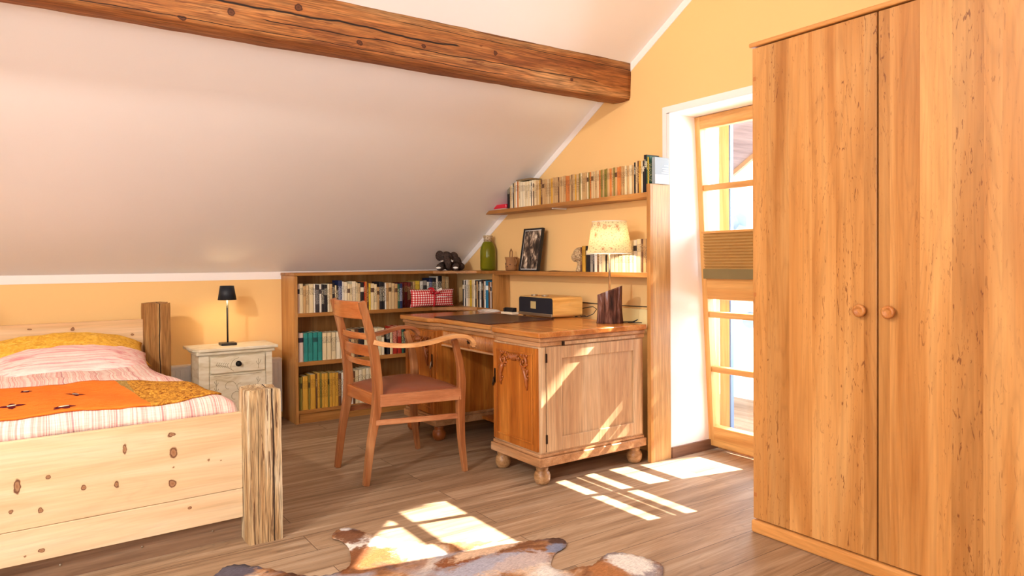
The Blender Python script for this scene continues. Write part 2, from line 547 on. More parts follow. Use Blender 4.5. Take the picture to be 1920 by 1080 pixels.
# outside: balcony floor, overhanging roof, railing, neighbour's house
struct('balcony_floor', MB().box(3.62, 5.2, .4, 5.6, -.2, -.03), wood('balcony_boards', ('#8e7660', '#a78d74', '#bca288'), 'y', rough=.8))
struct('roof_overhang', MB().prism([(.5, 2.91+.6*1.80), (2.30, 2.91), (6.0, 2.91-.6*3.70), (6.0, 3.03-.6*3.70), (2.30, 3.03), (.5, 3.03+.6*1.80)], 3.62, 5.0, 'x'),
       wood('roof_boards', ('#857880', '#988b92', '#a99ca2'), 'x', rough=.8))
struct('trim_5', MB().prism([(.5, 2.87+.6*1.80), (2.30, 2.87), (6.0, 2.87-.6*3.70), (6.0, 3.05-.6*3.70), (2.30, 3.05), (.5, 3.05+.6*1.80)], 5.0, 5.035, 'x'), plain('verge_board', '#b9a18c', .7))
rt = thing('balcony_railing', 'pale wooden balcony railing seen through the lower panes of the tilted door', 'railing', (3.86, 2.5, 0))
RW = wood('railing_wood', ('#b0a494', '#c8bcac', '#d8cfc2'), 'y', rough=.8)
link('top_rail', MB().box(3.86, 3.90, .9, 4.6, 1.085, 1.10), RW, rt)
link('rail_board', MB().box(3.865, 3.885, .9, 4.6, .93, 1.005), RW, rt)
link('board_panel', MB().box(3.865, 3.885, .9, 2.40, .0, .93), RW, rt)  # unseen panel added to block sun at the right lower pane
for y in (3.35, 4.5, .95):
    link('post', MB().box(3.875, 3.91, y, y+.05, -.03, 1.085), RW, rt)
sh = thing('door_shutter', 'beige slatted shutter standing open outside the balcony door', 'shutter', (3.92, 3.1, 0))
link('frame', MB().box(3.915, 3.945, 3.055, 3.135, .02, 2.2), wood('shutter_wood', ('#d0a878', '#dfbd90', '#e8cda4'), 'z', rough=.7), sh)
link('edge_strip', MB().box(3.915, 3.945, 3.043, 3.055, .02, 2.2), plain('blue_edge', '#5878b8', .5), sh)
nb = thing('neighbour_house', 'pale rendered neighbouring house standing beyond the balcony, seen through the door panes', 'house', (9, 6, 0))
link('wall', MB().box(9.0, 9.4, 1.62, 11, -2, 6.3), plain('pale_render', '#fffdf8', .8), nb)
link('roof', MB().prism([(1.35, 6.3), (11.3, 6.3), (6.3, 8.6)], 8.7, 9.5, 'x'), plain('grey_slate', '#9a9096', .7), nb)
wn = link('window', MB().box(8.96, 9.0, 3.2, 4.3, 1.0, 2.4), PAINT, nb)
link('pane', MB().box(8.95, 8.96, 3.28, 4.22, 1.08, 2.32), plain('far_pane', '#8090a0', .2), wn)
tr = thing('shrub', 'pale blue-green shrub outside beyond the balcony railing', 'shrub', (7.4, 5.0, -1))
g = MB()
random.seed(3)
for i in range(40):
    g.ball((7.4+random.uniform(-.4, .4), 5.2+random.uniform(-.8, .8), 1.1+random.uniform(-.7, .75)), random.uniform(.1, .25), 7, 5)
link('foliage', g, plain('hazy_leaves', '#a5bccb', .8), tr)
link('trunk', MB().tube([(7.4, 5.1, -1), (7.4, 5.15, .6)], .05), BASEW, tr)

# ------------------------------------------------------------------ balcony door, tilted inwards
fx = 3.55
dr = bpy.data.objects.new('door_1', None); C.objects.link(dr); dr.location = (fx+.05, 2.0, 0.03); dr['kind'] = 'structure'
ORG['door_1'] = Vector((fx+.05, 2.0, .03))
L = dict(parent=dr, bev=.003)
D0, D1, DH = 1.95, 2.955, 2.095
link('stile', MB().box(3.54, 3.60, D1-.072, D1, .03, DH), DOORW, **L)
link('stile', MB().box(3.54, 3.60, D0, D0+.072, .03, DH), DOORW, **L)
link('top_rail', MB().box(3.54, 3.60, D0+.072, D1-.072, DH-.078, DH), DOORWY, **L)
link('bottom_rail', MB().box(3.54, 3.60, D0+.072, D1-.072, .03, .155), DOORWY, **L)
link('mid_rail', MB().box(3.54, 3.60, D0+.072, D1-.072, .965, 1.10), DOORWY, **L)
for z in (.865, .52, 1.655):
    link('glazing_bar', MB().box(3.55, 3.59, D0+.072, D1-.072, z-.018, z+.018), DOORWY, **L)
link('glazing_bar', MB().box(3.55, 3.59, 2.425, 2.457, .155, DH-.078), DOORW, **L)
gm = bpy.data.materials.new('window_glass'); gm.use_nodes = True
nt = gm.node_tree; nt.nodes.remove(nt.nodes['Principled BSDF'])
tb = nt.nodes.new('ShaderNodeBsdfTransparent'); gl = nt.nodes.new('ShaderNodeBsdfGlossy'); gl.inputs['Roughness'].default_value = .02
mx = nt.nodes.new('ShaderNodeMixShader'); mx.inputs[0].default_value = .04
nt.links.new(tb.outputs[0], mx.inputs[1]); nt.links.new(gl.outputs[0], mx.inputs[2]); nt.links.new(mx.outputs[0], nt.nodes['Material Output'].inputs[0])
link('glass_pane', MB().box(3.565, 3.575, D0+.07, D1-.07, .15, DH-.07), gm, dr)
PLEAT = plain('pleated_tan', '#c39a5c', .8, .2)
bl = MB()
n = 26
zs = [1.375-(1.375-1.135)*i/n for i in range(n+1)]
prof = [(3.530 if i % 2 else 3.512, z) for i, z in enumerate(zs)]
bl.box(3.528, 3.5385, D0+.078, D1-.078, 1.13, 1.38)
bl.prism(prof + [(3.538, zs[-1]), (3.538, zs[0])], D0+.078, D1-.078, 'y')
b_ = link('pleated_blind', bl, PLEAT, dr); b_['label'] = 'tan pleated blind gathered at mid height'
link('blind_rail', MB().box(3.508, 3.54, D0+.075, D1-.075, 1.375, 1.388), DOORWY, dr)
link('blind_rail', MB().box(3.508, 3.54, D0+.075, D1-.075, 1.095, 1.155), plain('olive_rail', '#7d6c44', .7), dr)
link('hinge', MB().lathe([(.011, .10), (.011, .17)], 3.53, D1+.006, 10), STEEL, dr)
dr.rotation_euler = (0, -math.atan2(.13, 2.06), 0)
# outer frame in the wall
g = MB()
g.box(3.61, 3.68, 2.95, 3.02, 0, 2.2); g.box(3.61, 3.68, 1.86, 1.93, 0, 2.2); g.box(3.61, 3.68, 1.86, 3.02, 2.13, 2.2); g.box(3.61, 3.68, 1.93, 2.95, -.02, .035)
struct('trim_4', g, DOORW)

# ------------------------------------------------------------------ ceiling beam
by0, by1, bz0, bz1 = 3.25, 3.425, 2.235, 2.47
g = MB()
NX = 160
pr = []
for i in range(NX+1):
    x = XL + (XW-XL)*i/NX
    ring = []
    sec = [(by0, bz1), (by0, (bz0+bz1)/2+.04), (by0, (bz0+bz1)/2-.03), (by0+.004, bz0+.016), (by0+.016, bz0+.002), ((by0+by1)/2, bz0), (by1-.012, bz0+.003), (by1, bz0+.014), (by1, (bz0+bz1)/2), (by1, bz1-.02)]
    for j, (y, z) in enumerate(sec):
        d = noise.noise(Vector((x*1.5, j*1.7, 3))) * .006 + noise.noise(Vector((x*9, j*2.7, 9))) * .003
        zz = z + (d if j in (3, 4, 5, 6, 7) else 0)
        if j == 0: zz = 2.475
        ring.append((x, y + (d if j < 4 else (-d if j > 6 else 0)), zz))
    pr.append(ring)
g.rings(pr, smooth=True)
bm_ = link('ceiling_beam', g, BEAMM, loc=(.6, 3.25, 2.235))
tag(bm_, 'old rough-hewn brown timber beam running under the white sloping ceiling', 'beam')

# ------------------------------------------------------------------ wardrobe
WX, WY = 2.61, 1.913
wr = thing('wardrobe', 'tall two-door wardrobe in honey-coloured knotty wood beside the balcony door', 'wardrobe', (WX, 1.1, 0))
ye = .78
link('body', MB().box(WX+.024, XW-.012, ye, WY, .062, 2.12), ward('ward_body', [(-.5, 1.0), (1, 1.0)]), wr)
link('cornice', MB().box(WX-.008, XW-.012, ye-.01, WY+.012, 2.128, 2.148), WOODTRIM, wr, bev=.006)
link('plinth', MB().box(WX-.010, XW-.012, ye, WY+.006, 0, .058), WOODTRIM, wr, bev=.012, bseg=3)
o_ = 1.1
Y = lambda px: 0
def yw(px):   # where a column of the photo meets the wardrobe front
    d = r2*((px-960)/1305.25) + f_
    return (d.y/d.x)*WX
def staves(lst):
    s = sorted([(yw(p)-o_, c) for p, c in lst])
    return s
lft = [(1645, 1.0), (1620, .97), (1568, .86), (1523, 1.0), (1480, .96), (1438, .84), (1412, .97)]
def door(name, px_edges, tones, y0, y1, ky):
    ys = [yw(p)-o_ for p in px_edges]           # from left (far, big y) to right (small y)
    lst = []
    for i in range(len(tones)):
        lst.append((ys[i+1], tones[i]))
    lst = sorted(lst) + [(ys[0], 1.0)]
    mt = ward(name+'_mat', lst)
    d = link('door', MB().box(WX, WX+.022, y0, y1, .064, 2.122), mt, wr, bev=.002)
    k = MB()
    k.rings([[(WX-h, ky+r*cos(a), 1.005+r*sin(a)) for a in [2*pi*i/20 for i in range(20)]] for r, h in
             [(.011, 0), (.010, .012), (.016, .018), (.024, .022), (.025, .030), (.021, .035), (.014, .035), (.012, .032), (.004, .031)]])
    link('knob', k, KNOBW, d)
    for z in (.16, 1.04, 1.98):
        if name == 'wardrobe_left':
            link('hinge_mark', MB().box(WX-.0006, WX+.001, y1-.018, y1-.004, z, z+.018), plain('inlay', '#b5713a', .5), d)
door('wardrobe_left', [1412, 1438, 1480, 1523, 1568, 1620, 1646], [.96, .83, .98, .96, .92, .83], 1.367, WY-.002, 1.420)
door('wardrobe_right', [1647, 1669, 1725, 1785, 1845, 1880, 1925], [.83, .94, 1.0, .84, .94, 1.0], ye, 1.3605, 1.312)

# ------------------------------------------------------------------ book shelves
bc = thing('bookcase', 'brown oak bookcase filled with books under the sloping ceiling', 'bookcase', (1.61, 5.5, 0))
FY, FX = 5.16, 3.03
B = dict(parent=bc, bev=.0015)
zt = 1.13
link('side_panel', MB().box(1.611, 1.633, FY, YK-.006, 0, zt-.024), SHELFZ, **B)
link('back_panel', MB().box(1.633, XW-.006, YK-.02, YK-.006, .03, zt-.024), SHELFZ, bc)
link('top_board', MB().prism([(1.607, FY-.002), (2.77, FY-.002), (FX, 4.89), (FX, 4.63), (XW-.004, 4.63), (XW-.004, YK-.006), (1.607, YK-.006)], zt-.022, zt, 'z'), SHELF, **B)
for za, zb in ((.80, .828), (.432, .462), (.075, .098)):
    dg = .27 if za > .5 else 0
    link('shelf_board', MB().prism([(1.633, FY), (FX-dg, FY), (FX, FY-dg), (FX, 4.66), (XW-.004, 4.66), (XW-.004, YK-.02), (1.633, YK-.02)], za, zb, 'z'), SHELF, **B)
link('plinth', MB().box(1.633, FX, FY+.012, FY+.03, 0, .075), SHELF, bc)
link('end_panel', MB().box(FX, XW-.004, 4.632, 4.655, 0, zt-.024), SHELFZ, **B)

ws = thing('wall_shelves', 'oak shelf boards on an upright end panel along the yellow gable wall above the desk', 'shelves', (3.19, 2.93, 0))
B = dict(parent=ws, bev=.0015)
link('end_panel', MB().box(FX+.004, XW-.006, 2.915, 2.937, 0, 1.657), ENDP, **B)
link('front_stile', MB().box(FX-.016, FX+.004, 2.915, 2.945, 0, 1.657), SHELFZ, **B)
link('middle_shelf', MB().box(FX, XW-.006, 2.939, 4.628, 1.10, zt), SHELFY, **B)
link('upper_shelf', MB().prism([(FX, 2.939), (XW-.006, 2.939), (XW-.006, 4.66), (XW-.03, 4.76), (FX, 4.79)], 1.583, 1.611, 'z'), SHELFY, **B)
link('support_rod', MB().box(XW-.03, XW-.018, 3.02, 3.035, .84, 1.10), SHELFZ, ws)
link('bracket', MB().box(FX+.03, XW-.006, 3.9, 3.915, 1.574, 1.583), PAINT, ws)

# ------------------------------------------------------------------ books
BM = {}
def bookmat(c, a=None, h=.2, style=1):
    key = (c, a, round(h, 2), style)
    if key in BM:
        return BM[key]
    t = NT('book_'+c.strip('#'), .6, .35)
    col = t.mix(1, c, t.ramp(t.noise(t.mapping((60, 60, 6)), 1, 3), [(.3, .86), (.7, 1.0)]), 'MULTIPLY')
    if a:
        z = t.sep()[2]
        zn = t.math('DIVIDE', z, h)
        if style == 1:      # lettering run down the spine
            band = t.ramp(zn, [(0, 0.0), (.30, 1.0), (.82, 0.0)], 'CONSTANT')
            nn = t.noise(t.mapping((170, 170, 330)), 1, 1)
        elif style == 2:    # title block near the head
            band = t.ramp(zn, [(0, 0.0), (.62, 1.0), (.86, 0.0)], 'CONSTANT')
            nn = t.noise(t.mapping((260, 260, 420)), 1, 1)
        else:               # coloured label
            band = t.ramp(zn, [(0, 0.0), (.66, 1.0), (.82, 0.0)], 'CONSTANT')
            nn = None
        f = band if nn is None else t.mix(1, band, t.ramp(nn, [(.52, 0.0), (.56, .85)]), 'MULTIPLY')
        col = t.mix(f, col, a)
    t.color(col)
    BM[key] = t.m
    return t.m
NAMES = {'c': ('cream', '#e9d3a6'), 'w': ('white', '#f2e9d8'), 't': ('tan', '#c9a06a'), 'k': ('black', '#221d20'), 'n': ('navy', '#25305a'),
         'g': ('grey', '#a39a8e'), 'e': ('green', '#2f5b46'), 'r': ('red', '#b5301f'), 'm': ('maroon', '#7a2620'), 'y': ('yellow', '#e7c13c'),
         'o': ('ochre', '#cf9a35'), 'b': ('blue', '#2f7fa8'), 'l': ('teal', '#2f8f86'), 'p': ('pale pink', '#d9bfae'), 'h': ('brown', '#6b4428'),
         's': ('charcoal', '#3d3638'), 'd': ('golden', '#dba33a'), 'i': ('ivory', '#f4e5c4'), 'u': ('beige', '#d8b988'), 'v': ('olive', '#8c7a35'),
         'a': ('orange', '#d07a34')}
ACC = {'c': '#5a4030', 'w': '#403838', 't': '#5d3c20', 'k': '#e8dcc0', 'n': '#d8dce8', 'g': '#333030', 'e': '#d8c890', 'r': '#f0d0b0', 'm': '#e0c080',
       'y': '#403010', 'o': '#5a3a10', 'b': '#e8f0f0', 'l': '#174a4c', 'p': '#2a2030', 'h': '#d8b070', 's': '#c0b8b0', 'd': '#7a5210', 'i': '#8a6a48', 'u': '#6a4a28', 'v': '#3a3010', 'a': '#5a2810'}
ORD = ['first', 'second', 'third', 'fourth', 'fifth', 'sixth', 'seventh', 'eighth', 'ninth', 'tenth', 'eleventh', 'twelfth', 'thirteenth', 'fourteenth',
       'fifteenth', 'sixteenth', 'seventeenth', 'eighteenth', 'nineteenth']
TENS = {20: ('twentieth', 'twenty'), 30: ('thirtieth', 'thirty'), 40: ('fortieth', 'forty'), 50: ('fiftieth', 'fifty'), 60: ('sixtieth', 'sixty'), 70: ('seventieth', 'seventy'), 80: ('eightieth', 'eighty')}
def ordn(i):
    if i < 19: return ORD[i]
    n_ = i+1; t_, o = n_//10*10, n_ % 10
    return TENS[t_][0] if o == 0 else TENS[t_][1]+'-'+ORD[o-1]
def book(k, t, h, d, loc, face, label, group, style=1, lean=0):
    """spine faces -y ('y') or -x ('x'); loc = middle of the spine's foot"""
    mt = bookmat(NAMES[k][1], ACC[k], h, style)
    cv = .002
    g = MB()
    w = t/2
    g.prism([(-w, .0035), (-w*.6, .0004), (w*.6, .0004), (w, .0035), (w, d), (w-cv, d), (w-cv, cv), (-w+cv, cv), (-w+cv, d), (-w, d)], 0, h, 'z')
    p = MB().box(-w+cv, w-cv, cv, d-.003, .003, h-.003)
    if face == 'x':
        for q in (g, p):
            bmesh.ops.rotate(q.b, verts=q.b.verts, cent=(0, 0, 0), matrix=Matrix.Rotation(-pi/2, 3, 'Z'))
    o = link('book', g, mt, loc=(0, 0, 0))
    pg = link('page_block', p, PAPER, o)
    o.location = loc
    if lean:
        o.rotation_euler = (0, lean, 0) if face == 'y' else (lean, 0, 0)
    tag(o, label, 'book', group)
    return o
def row(codes, start, end, base, front, face, hgt, dep, place, group, style=None, jit=.004, names='book', front_fn=None, tail="from its left end"):
    """codes: list of (key, thickness weight, height factor)"""
    tot = sum(c[1] for c in codes)
    span = abs(end-start)
    sg = 1 if end > start else -1
    p = start
    cnt = {}
    rng = random.Random(hash(place) % 1 + len(codes))
    for i, c in enumerate(codes):
        t = span*c[1]/tot
        ctr = p + sg*t/2
        p += sg*t
        h = hgt*c[2]
        if c[0] == '_':
            continue
        fr = front + rng.uniform(0, jit)
        if front_fn: fr = front_fn(ctr, fr)
        loc = (ctr, fr, base) if face == 'y' else (fr, ctr, base)
        st = style or rng.choice([1, 1, 1, 2, 2, 2, 1, 2, 3])
        nm = NAMES[c[0]][0]
        book(c[0], t-.0012, h, dep*rng.uniform(.9, 1), loc, face, f"{nm} {names} on {place}, {ordn(i)} {tail}", group, st)

def parse(s):
    out = []
    for w in s.split():
        k = w[0]; r = w[1:].split('/')
        out.append((k, float(r[0] or 2), float(r[1]) if len(r) > 1 else 1.0))
    return out
s1 = parse("p1.6/.98 c2.6/.98 t2.4/.9 u2/.92 c3.6/.96 w1.2/.96 s3.4/.93 w1.6/.95 k2/.93 k2.6/.93 i1.6/.95 u2.4/.95 k2/.98 c1.2/.9 k1.6/.9 n3/1.06 w1.4/1.02 i3/1.0 c2/.94 c1.8/.92 i3/1.02 c1.4/.98 u2.4/.95 k3/.98 r1/.98 a1.6/1 h1.4/.96 y1.6/.93 c3/.93 c2.4/.9 t2/.8 k3/.98 k1.6/.96 w1.2/.94 t2.4/.92 u2.4/.94 u3/.92 t2.4/.9 e2/.88 n2.4/.9")
row(s1, 1.640, 2.50, .828, FY+.018, 'y', .225, .15, "the bookcase's highest tier", 'hardbacks on the highest tier of the bookcase')
s1b = parse("m2.4/.9 m2.2/.9 m2/.9 h1.2/.9 t1.4/.93 y3/.95 w2/.93 g2.4/.95 w1.4/.9 n2/1.04 k2.4/1.04 w1.4/1.1 k2.4/1.12 t2.2/1.1 u2.4/1.08")
row(s1b, 2.53, 3.0, .828, FY+.13, 'y', .23, .14, "the bookcase behind the gingham cushion", 'books standing behind the gingham cushion', tail="from the left")
s1c = parse("k1.4/.95 w1.2/.97 k1/.95 w2/.98 c1.8/.98 y2.4/.97 c2/1 i1.2/1 k1.6/.97 t1.4/.94 k1.4/.96 w1.6/.93 k2.2/1 h1/.97 w1.2/.95 b3/.97 h1.4/.93 p1.2/.92 k1.4/.92")
row(s1c, 5.14, 4.665, .828, FX+.008, 'x', .228, .13, "the bookcase's short wing near the desk", 'books on the short wing of the bookcase')
s2 = parse("p3/.98 l2.6/.96 l2.6/.97 l2.6/.97 l2.6/.97 c2.6/.93 c2.6/.93 c2.6/.93 i2.6/.93 i2/.9 c2.2/.93 k2/.97 u2/.98 h2.4/1.0 k3.4/1.0 c2.2/1.0 i2/1.0 c2.2/.99 i2.2/.97 c2/.97 i1.8/.97 _2 k1.6/.9 c1.6/.9 r3/.99 r2.8/1.0 e1.4/.95 k3/.93 w2.2/.93 k2.6/.92 c1.6/.96 h1.6/.93 k2/.95 y1.4/.9 c1.6/.92 d1.8/.93 k2/.9 e2/.9 c2/.88 u2/.86 r2/.9 k2/.9 t2/.88 c2/.9")
row(s2, 1.640, 2.98, .462, FY+.022, 'y', .222, .15, "the bookcase's middle tier", 'hardbacks on the middle tier of the bookcase')
s3 = parse("v1/.95 v.8/.95 d3.2/.97 v.8/.97 d3/1 h.8/1 d1.4/1.02 v1/1.02 d1.6/1 d1.6/1 v.8/1 d1.6/.99 d1.6/.99 d1.6/.98 h1.6/.95 w2/.96 k1.4/.95 c1.6/.97 w1.4/.99 h1.2/.97 c2/1 i2/1 c2/1.02 i2/1.03 c2/1.02 k2.4/.9")
row(s3, 1.640, 2.27, .098, FY+.018, 'y', .262, .15, "the bookcase's lowest tier", 'volumes on the lowest tier of the bookcase')
# the long row of paperbacks on the upper shelf
rg = random.Random(5)
seq = "k3/1 u1.4/1.02 i2/1.06 s1/1.04 u2.2/1.06 w1.2/1.1 a1.6/1.08 c1.6/1.08 i2.6/1.04 i2.8/1.03 c1.4/1.03 i1.4/1.03 c1.6/1.02 i1.6/1.03 k.7/.95 i1.6/1.03 h.6/.9 c1.8/1.03 "
for i in range(58):
    k = rg.choice("tutovtdutcuthtuattvu")
    seq += f"{k}{rg.uniform(.9, 1.9):.2f}/{rg.uniform(.97, 1.0):.3f} "
seq += "k1/1.05 u1.4/1.08 h1.2/1.08 d1.4/1.06 c1.4/1.05 k.8/1.06 "
sp = parse(seq)
row(sp, 4.455, 2.995, 1.611, FX+.012, 'x', .182, .115, "the upper wall shelf", 'paperbacks in the long row on the upper wall shelf', names='paperback', jit=.006)
row(parse("k2/1 k1.6/1 e1/.97 y1.6/.93 e1/.95"), 2.992, 2.945, 1.611, FX+.006, 'x', .225, .12, "the upper wall shelf beside the grey book", 'taller books at the near end of the upper wall shelf', tail="of the tall ones")
# books on the middle shelf behind the lamp
s5 = parse("h1/.86 o2.6/.9 k2.8/.9 g1.6/.95 s1/.9 w1.8/.9 h1/.9 i2/.92 c2.2/.9 k.8/.9 c2/.93 i2.6/1.0 i2.4/1 c2/1.02 i2.2/1.02 c2/1.0 i2.2/1.03 w2/1.04 c2.4/1.06 h1.2/1.06 t1.8/1.06")
row(s5, 3.60, 2.985, zt, FX+.02, 'x', .192, .12, "the middle wall shelf behind the lamp", 'books on the middle wall shelf behind the lampshade')
# grey book on the end panel, cover towards the room
g = MB().box(3.045, 3.165, 2.905, 2.93, 1.6575, 1.815)
gb = link('book', g, plain('grey_cover', '#98a2a6', .6), loc=(3.105, 2.917, 1.6575), bev=.001)
tag(gb, 'grey book with a white lower half, showing its cover on top of the end panel', 'book')
link('cover_band', MB().box(3.046, 3.164, 2.9035, 2.905, 1.658, 1.712), plain('white_band', '#e2e0dc', .6), gb)
link('page_block', MB().box(3.166, 3.1662, 2.907, 2.928, 1.66, 1.81), PAPER, gb)
for i, (z, x0) in enumerate([(1.765, .07), (1.748, .055), (1.735, .06), (1.722, .05), (1.70, .05), (1.69, .07)]):
    link('cover_text', MB().box(3.05+x0, 3.155, 2.9028, 2.9035, z, z+.004), plain('text_line', '#e8ecec' if i < 4 else '#c8c8c8', .6), gb)
# flat things on the books / shelf
g = MB().box(3.05, 3.16, 4.16, 4.34, 1.807, 1.822)
o = link('book', g, bookmat('#8a7250'), loc=(3.1, 4.25, 1.807), bev=.001)
tag(o, 'thin brown book lying flat across the cream paperbacks', 'book')
g = MB().box(3.06, 3.16, 4.50, 4.68, 1.6125, 1.64).box(3.062, 3.158, 4.52, 4.67, 1.641, 1.662)
rc = link('case', MB().box(3.055, 3.165, 4.49, 4.69, 1.6115, 1.622), plain('clear_tray', '#c9b0a8', .3), loc=(3.11, 4.59, 1.6115), bev=.004)
tag(rc, 'small red flat box at the left end of the upper wall shelf', 'box')
link('lid', MB().box(3.06, 3.16, 4.495, 4.685, 1.622, 1.655), plain('red_plastic', '#e0213c', .3, .6), rc, bev=.008, bseg=3)

# ------------------------------------------------------------------ things on the shelves
# elephant
EF = NT('grey_brown_plush', .95, .1)
EF.color(EF.ramp(EF.noise(EF.tc, 160, 3), [(.35, '#2e2320'), (.65, '#5a4a42')]))
EF.bump(EF.noise(EF.tc, 300, 3), .6, .004)
EFm = EF.m
eb = (2.875, 5.085, zt)
el = thing('plush_elephant', 'small dark brown plush elephant sitting on the bookcase corner', 'soft toy', eb)
cx, cy, cz = eb
R0 = Matrix.Rotation(RAD(-35), 3, 'Z')
def E(x, y, z): return Vector(eb) + R0 @ Vector((x, y, z))
g = MB()
g.ball(E(.040, .045, .066), (.070, .070, .066), 16, 12)
g.ball(E(-.012, -.03, .108), (.052, .050, .054), 16, 12)
g.tube([E(-.006, -.07, .100), E(.006, -.095, .075), E(.010, -.10, .048), E(.006, -.095, .022)], [.032, .030, .025, .017], 12)
body = link('body', g, EFm, el)
rm = body.modifiers.new('merge', 'REMESH'); rm.mode = 'VOXEL'; rm.voxel_size = .006; rm.use_smooth_shade = True
body['label'] = 'dark plush body, head and trunk'
for sgn in (-1, 1):
    link('ear', MB().ball(E(-.014+sgn*.058, .008, .120-.006*sgn), (.042, .015, .044), 14, 10, Matrix.Rotation(RAD(-35+sgn*25), 3, 'Z')), EFm, el)
    link('tusk', MB().tube([E(.0+sgn*.030, -.072, .088), E(.0+sgn*.044, -.098, .078), E(.0+sgn*.050, -.112, .084)], [.008, .006, .002], 8), PAINT, el)
    link('eye', MB().ball(E(-.012+sgn*.024, -.077, .118), .005, 8, 6), BLACK, el)
    lg = link('leg', MB().tube([E(sgn*.05+.01, -.0, .045), E(sgn*.066, -.05, .03), E(sgn*.070, -.085, .026)], [.034, .032, .024], 14), EFm, el)
    link('toe_patch', MB().ball(E(sgn*.070, -.109, .026), (.022, .006, .009), 10, 6, Matrix.Rotation(RAD(-35), 3, 'Z')), PAINT, lg)
    link('leg', MB().ball(E(.045+sgn*.045, .06, .035), (.04, .05, .035), 12, 8), EFm, el)
# glass bottle
gm2 = bpy.data.materials.new('olive_glass'); gm2.use_nodes = True
b2 = gm2.node_tree.nodes['Principled BSDF']; b2.inputs['Base Color'].default_value = hx('#b9bf3a'); b2.inputs['Transmission Weight'].default_value = .85
b2.inputs['Roughness'].default_value = .05; b2.inputs['IOR'].default_value = 1.3
bt = thing('glass_bottle', 'squat olive green glass bottle with a pale neck on the shelf', 'bottle', (3.105, 4.83, zt))
prof = [(.030, 0), (.058, .003), (.064, .015), (.064, .16), (.060, .19), (.045, .225), (.033, .24)]
inner = [(r-.004, z+.004 if z < .01 else z) for r, z in reversed(prof)]
link('body', MB().lathe([(r, z+zt) for r, z in prof + inner], 3.105, 4.83, 32, cap=True), gm2, bt)
ck = NT('corked_wire', .5, .4)
ck.color(ck.ramp(ck.noise(ck.mapping((1, 1, 4)), 60, 3), [(.4, '#8a6a4a'), (.6, '#d8c8a8')]))
link('neck', MB().lathe([(.034, zt+.238), (.032, zt+.262), (.038, zt+.27), (.040, zt+.285), (.036, zt+.29), (.028, zt+.286), (.026, zt+.24)], 3.105, 4.83, 24), ck.m, bt)
link('wire', MB().tube([(3.105+.036*cos(a), 4.83+.036*sin(a), zt+.252) for a in [2*pi*i/20 for i in range(20)]], .0025, 6, closed=True), STEEL, bt)
# jug
JM = plain('brown_stoneware', '#a8764a', .7, .3, bump=.3, bscale=120, var=.25)
jx, jy = 3.11, 4.50
jg = thing('clay_jug', 'small brown clay jug with twigs and a side handle beside the bottle', 'jug', (jx, jy, zt))
link('body', MB().lathe([(r, z+zt) for r, z in [(.03, 0), (.044, .004), (.048, .03), (.046, .06), (.043, .078), (.050, .10), (.052, .108), (.047, .108), (.040, .08), (.042, .03), (.01, .012)]], jx, jy, 24), JM, jg)
link('handle', MB().tube([(jx, jy-.044, zt+.095), (jx, jy-.066, zt+.09), (jx, jy-.072, zt+.07), (jx, jy-.062, zt+.05), (jx, jy-.044, zt+.045)], .006, 8), JM, jg)
link('sprig', MB().tube([(jx, jy+.02, zt+.09), (jx, jy+.016, zt+.15), (jx, jy, zt+.172), (jx, jy-.014, zt+.15), (jx, jy-.012, zt+.09)], .0045, 8), JM, jg)
for a, z in ((-2.4, .05), (-2.9, .035), (-3.3, .055)):
    link('hole_mark', MB().ball((jx+.047*cos(a), jy+.047*sin(a), zt+z), .0055, 8, 6), DARKLEA, jg)
# framed photo, leaning on the wall
fr0 = thing('picture_frame', 'black framed black-and-white photograph leaning on the yellow wall', 'picture', (3.08, 4.25, zt))
fw, fh, fd = .255, .325, .022
def F(u, v, w): return (w, u, v)
g = MB()
g.box(0, fd, -fw/2, -fw/2+.012, 0, fh); g.box(0, fd, fw/2-.012, fw/2, 0, fh); g.box(0, fd, -fw/2+.012, fw/2-.012, 0, .012); g.box(0, fd, -fw/2+.012, fw/2-.012, fh-.012, fh)
link('frame', g, BLACK, fr0, local=True)
link('mat_board', MB().box(.008, .012, -fw/2+.012, fw/2-.012, .012, fh-.012), PAINT, fr0, local=True)
pm = NT('old_photograph', .35, .5)
n1 = pm.noise(pm.mapping((1, 26, 14)), 1, 5, .8, .6)
n2_ = pm.noise(pm.mapping((1, 10, 5), (3, 1, 2)), 1, 2, .4)
pm.color(pm.ramp(pm.mix(.45, n1, n2_), [(.42, '#150f0c'), (.50, '#4a3a30'), (.56, '#b49c84'), (.62, '#efe2cc')]))
link('photograph', MB().box(.006, .009, -fw/2+.018, fw/2-.018, .018, fh-.018), pm.m, fr0, local=True)
link('back_board', MB().box(.013, fd-.002, -fw/2+.012, fw/2-.012, .012, fh-.012), DARKLEA, fr0, local=True)
fr0.rotation_euler = (0, RAD(9), RAD(-3))
fr0.location = (3.065, 4.22, zt+.001)
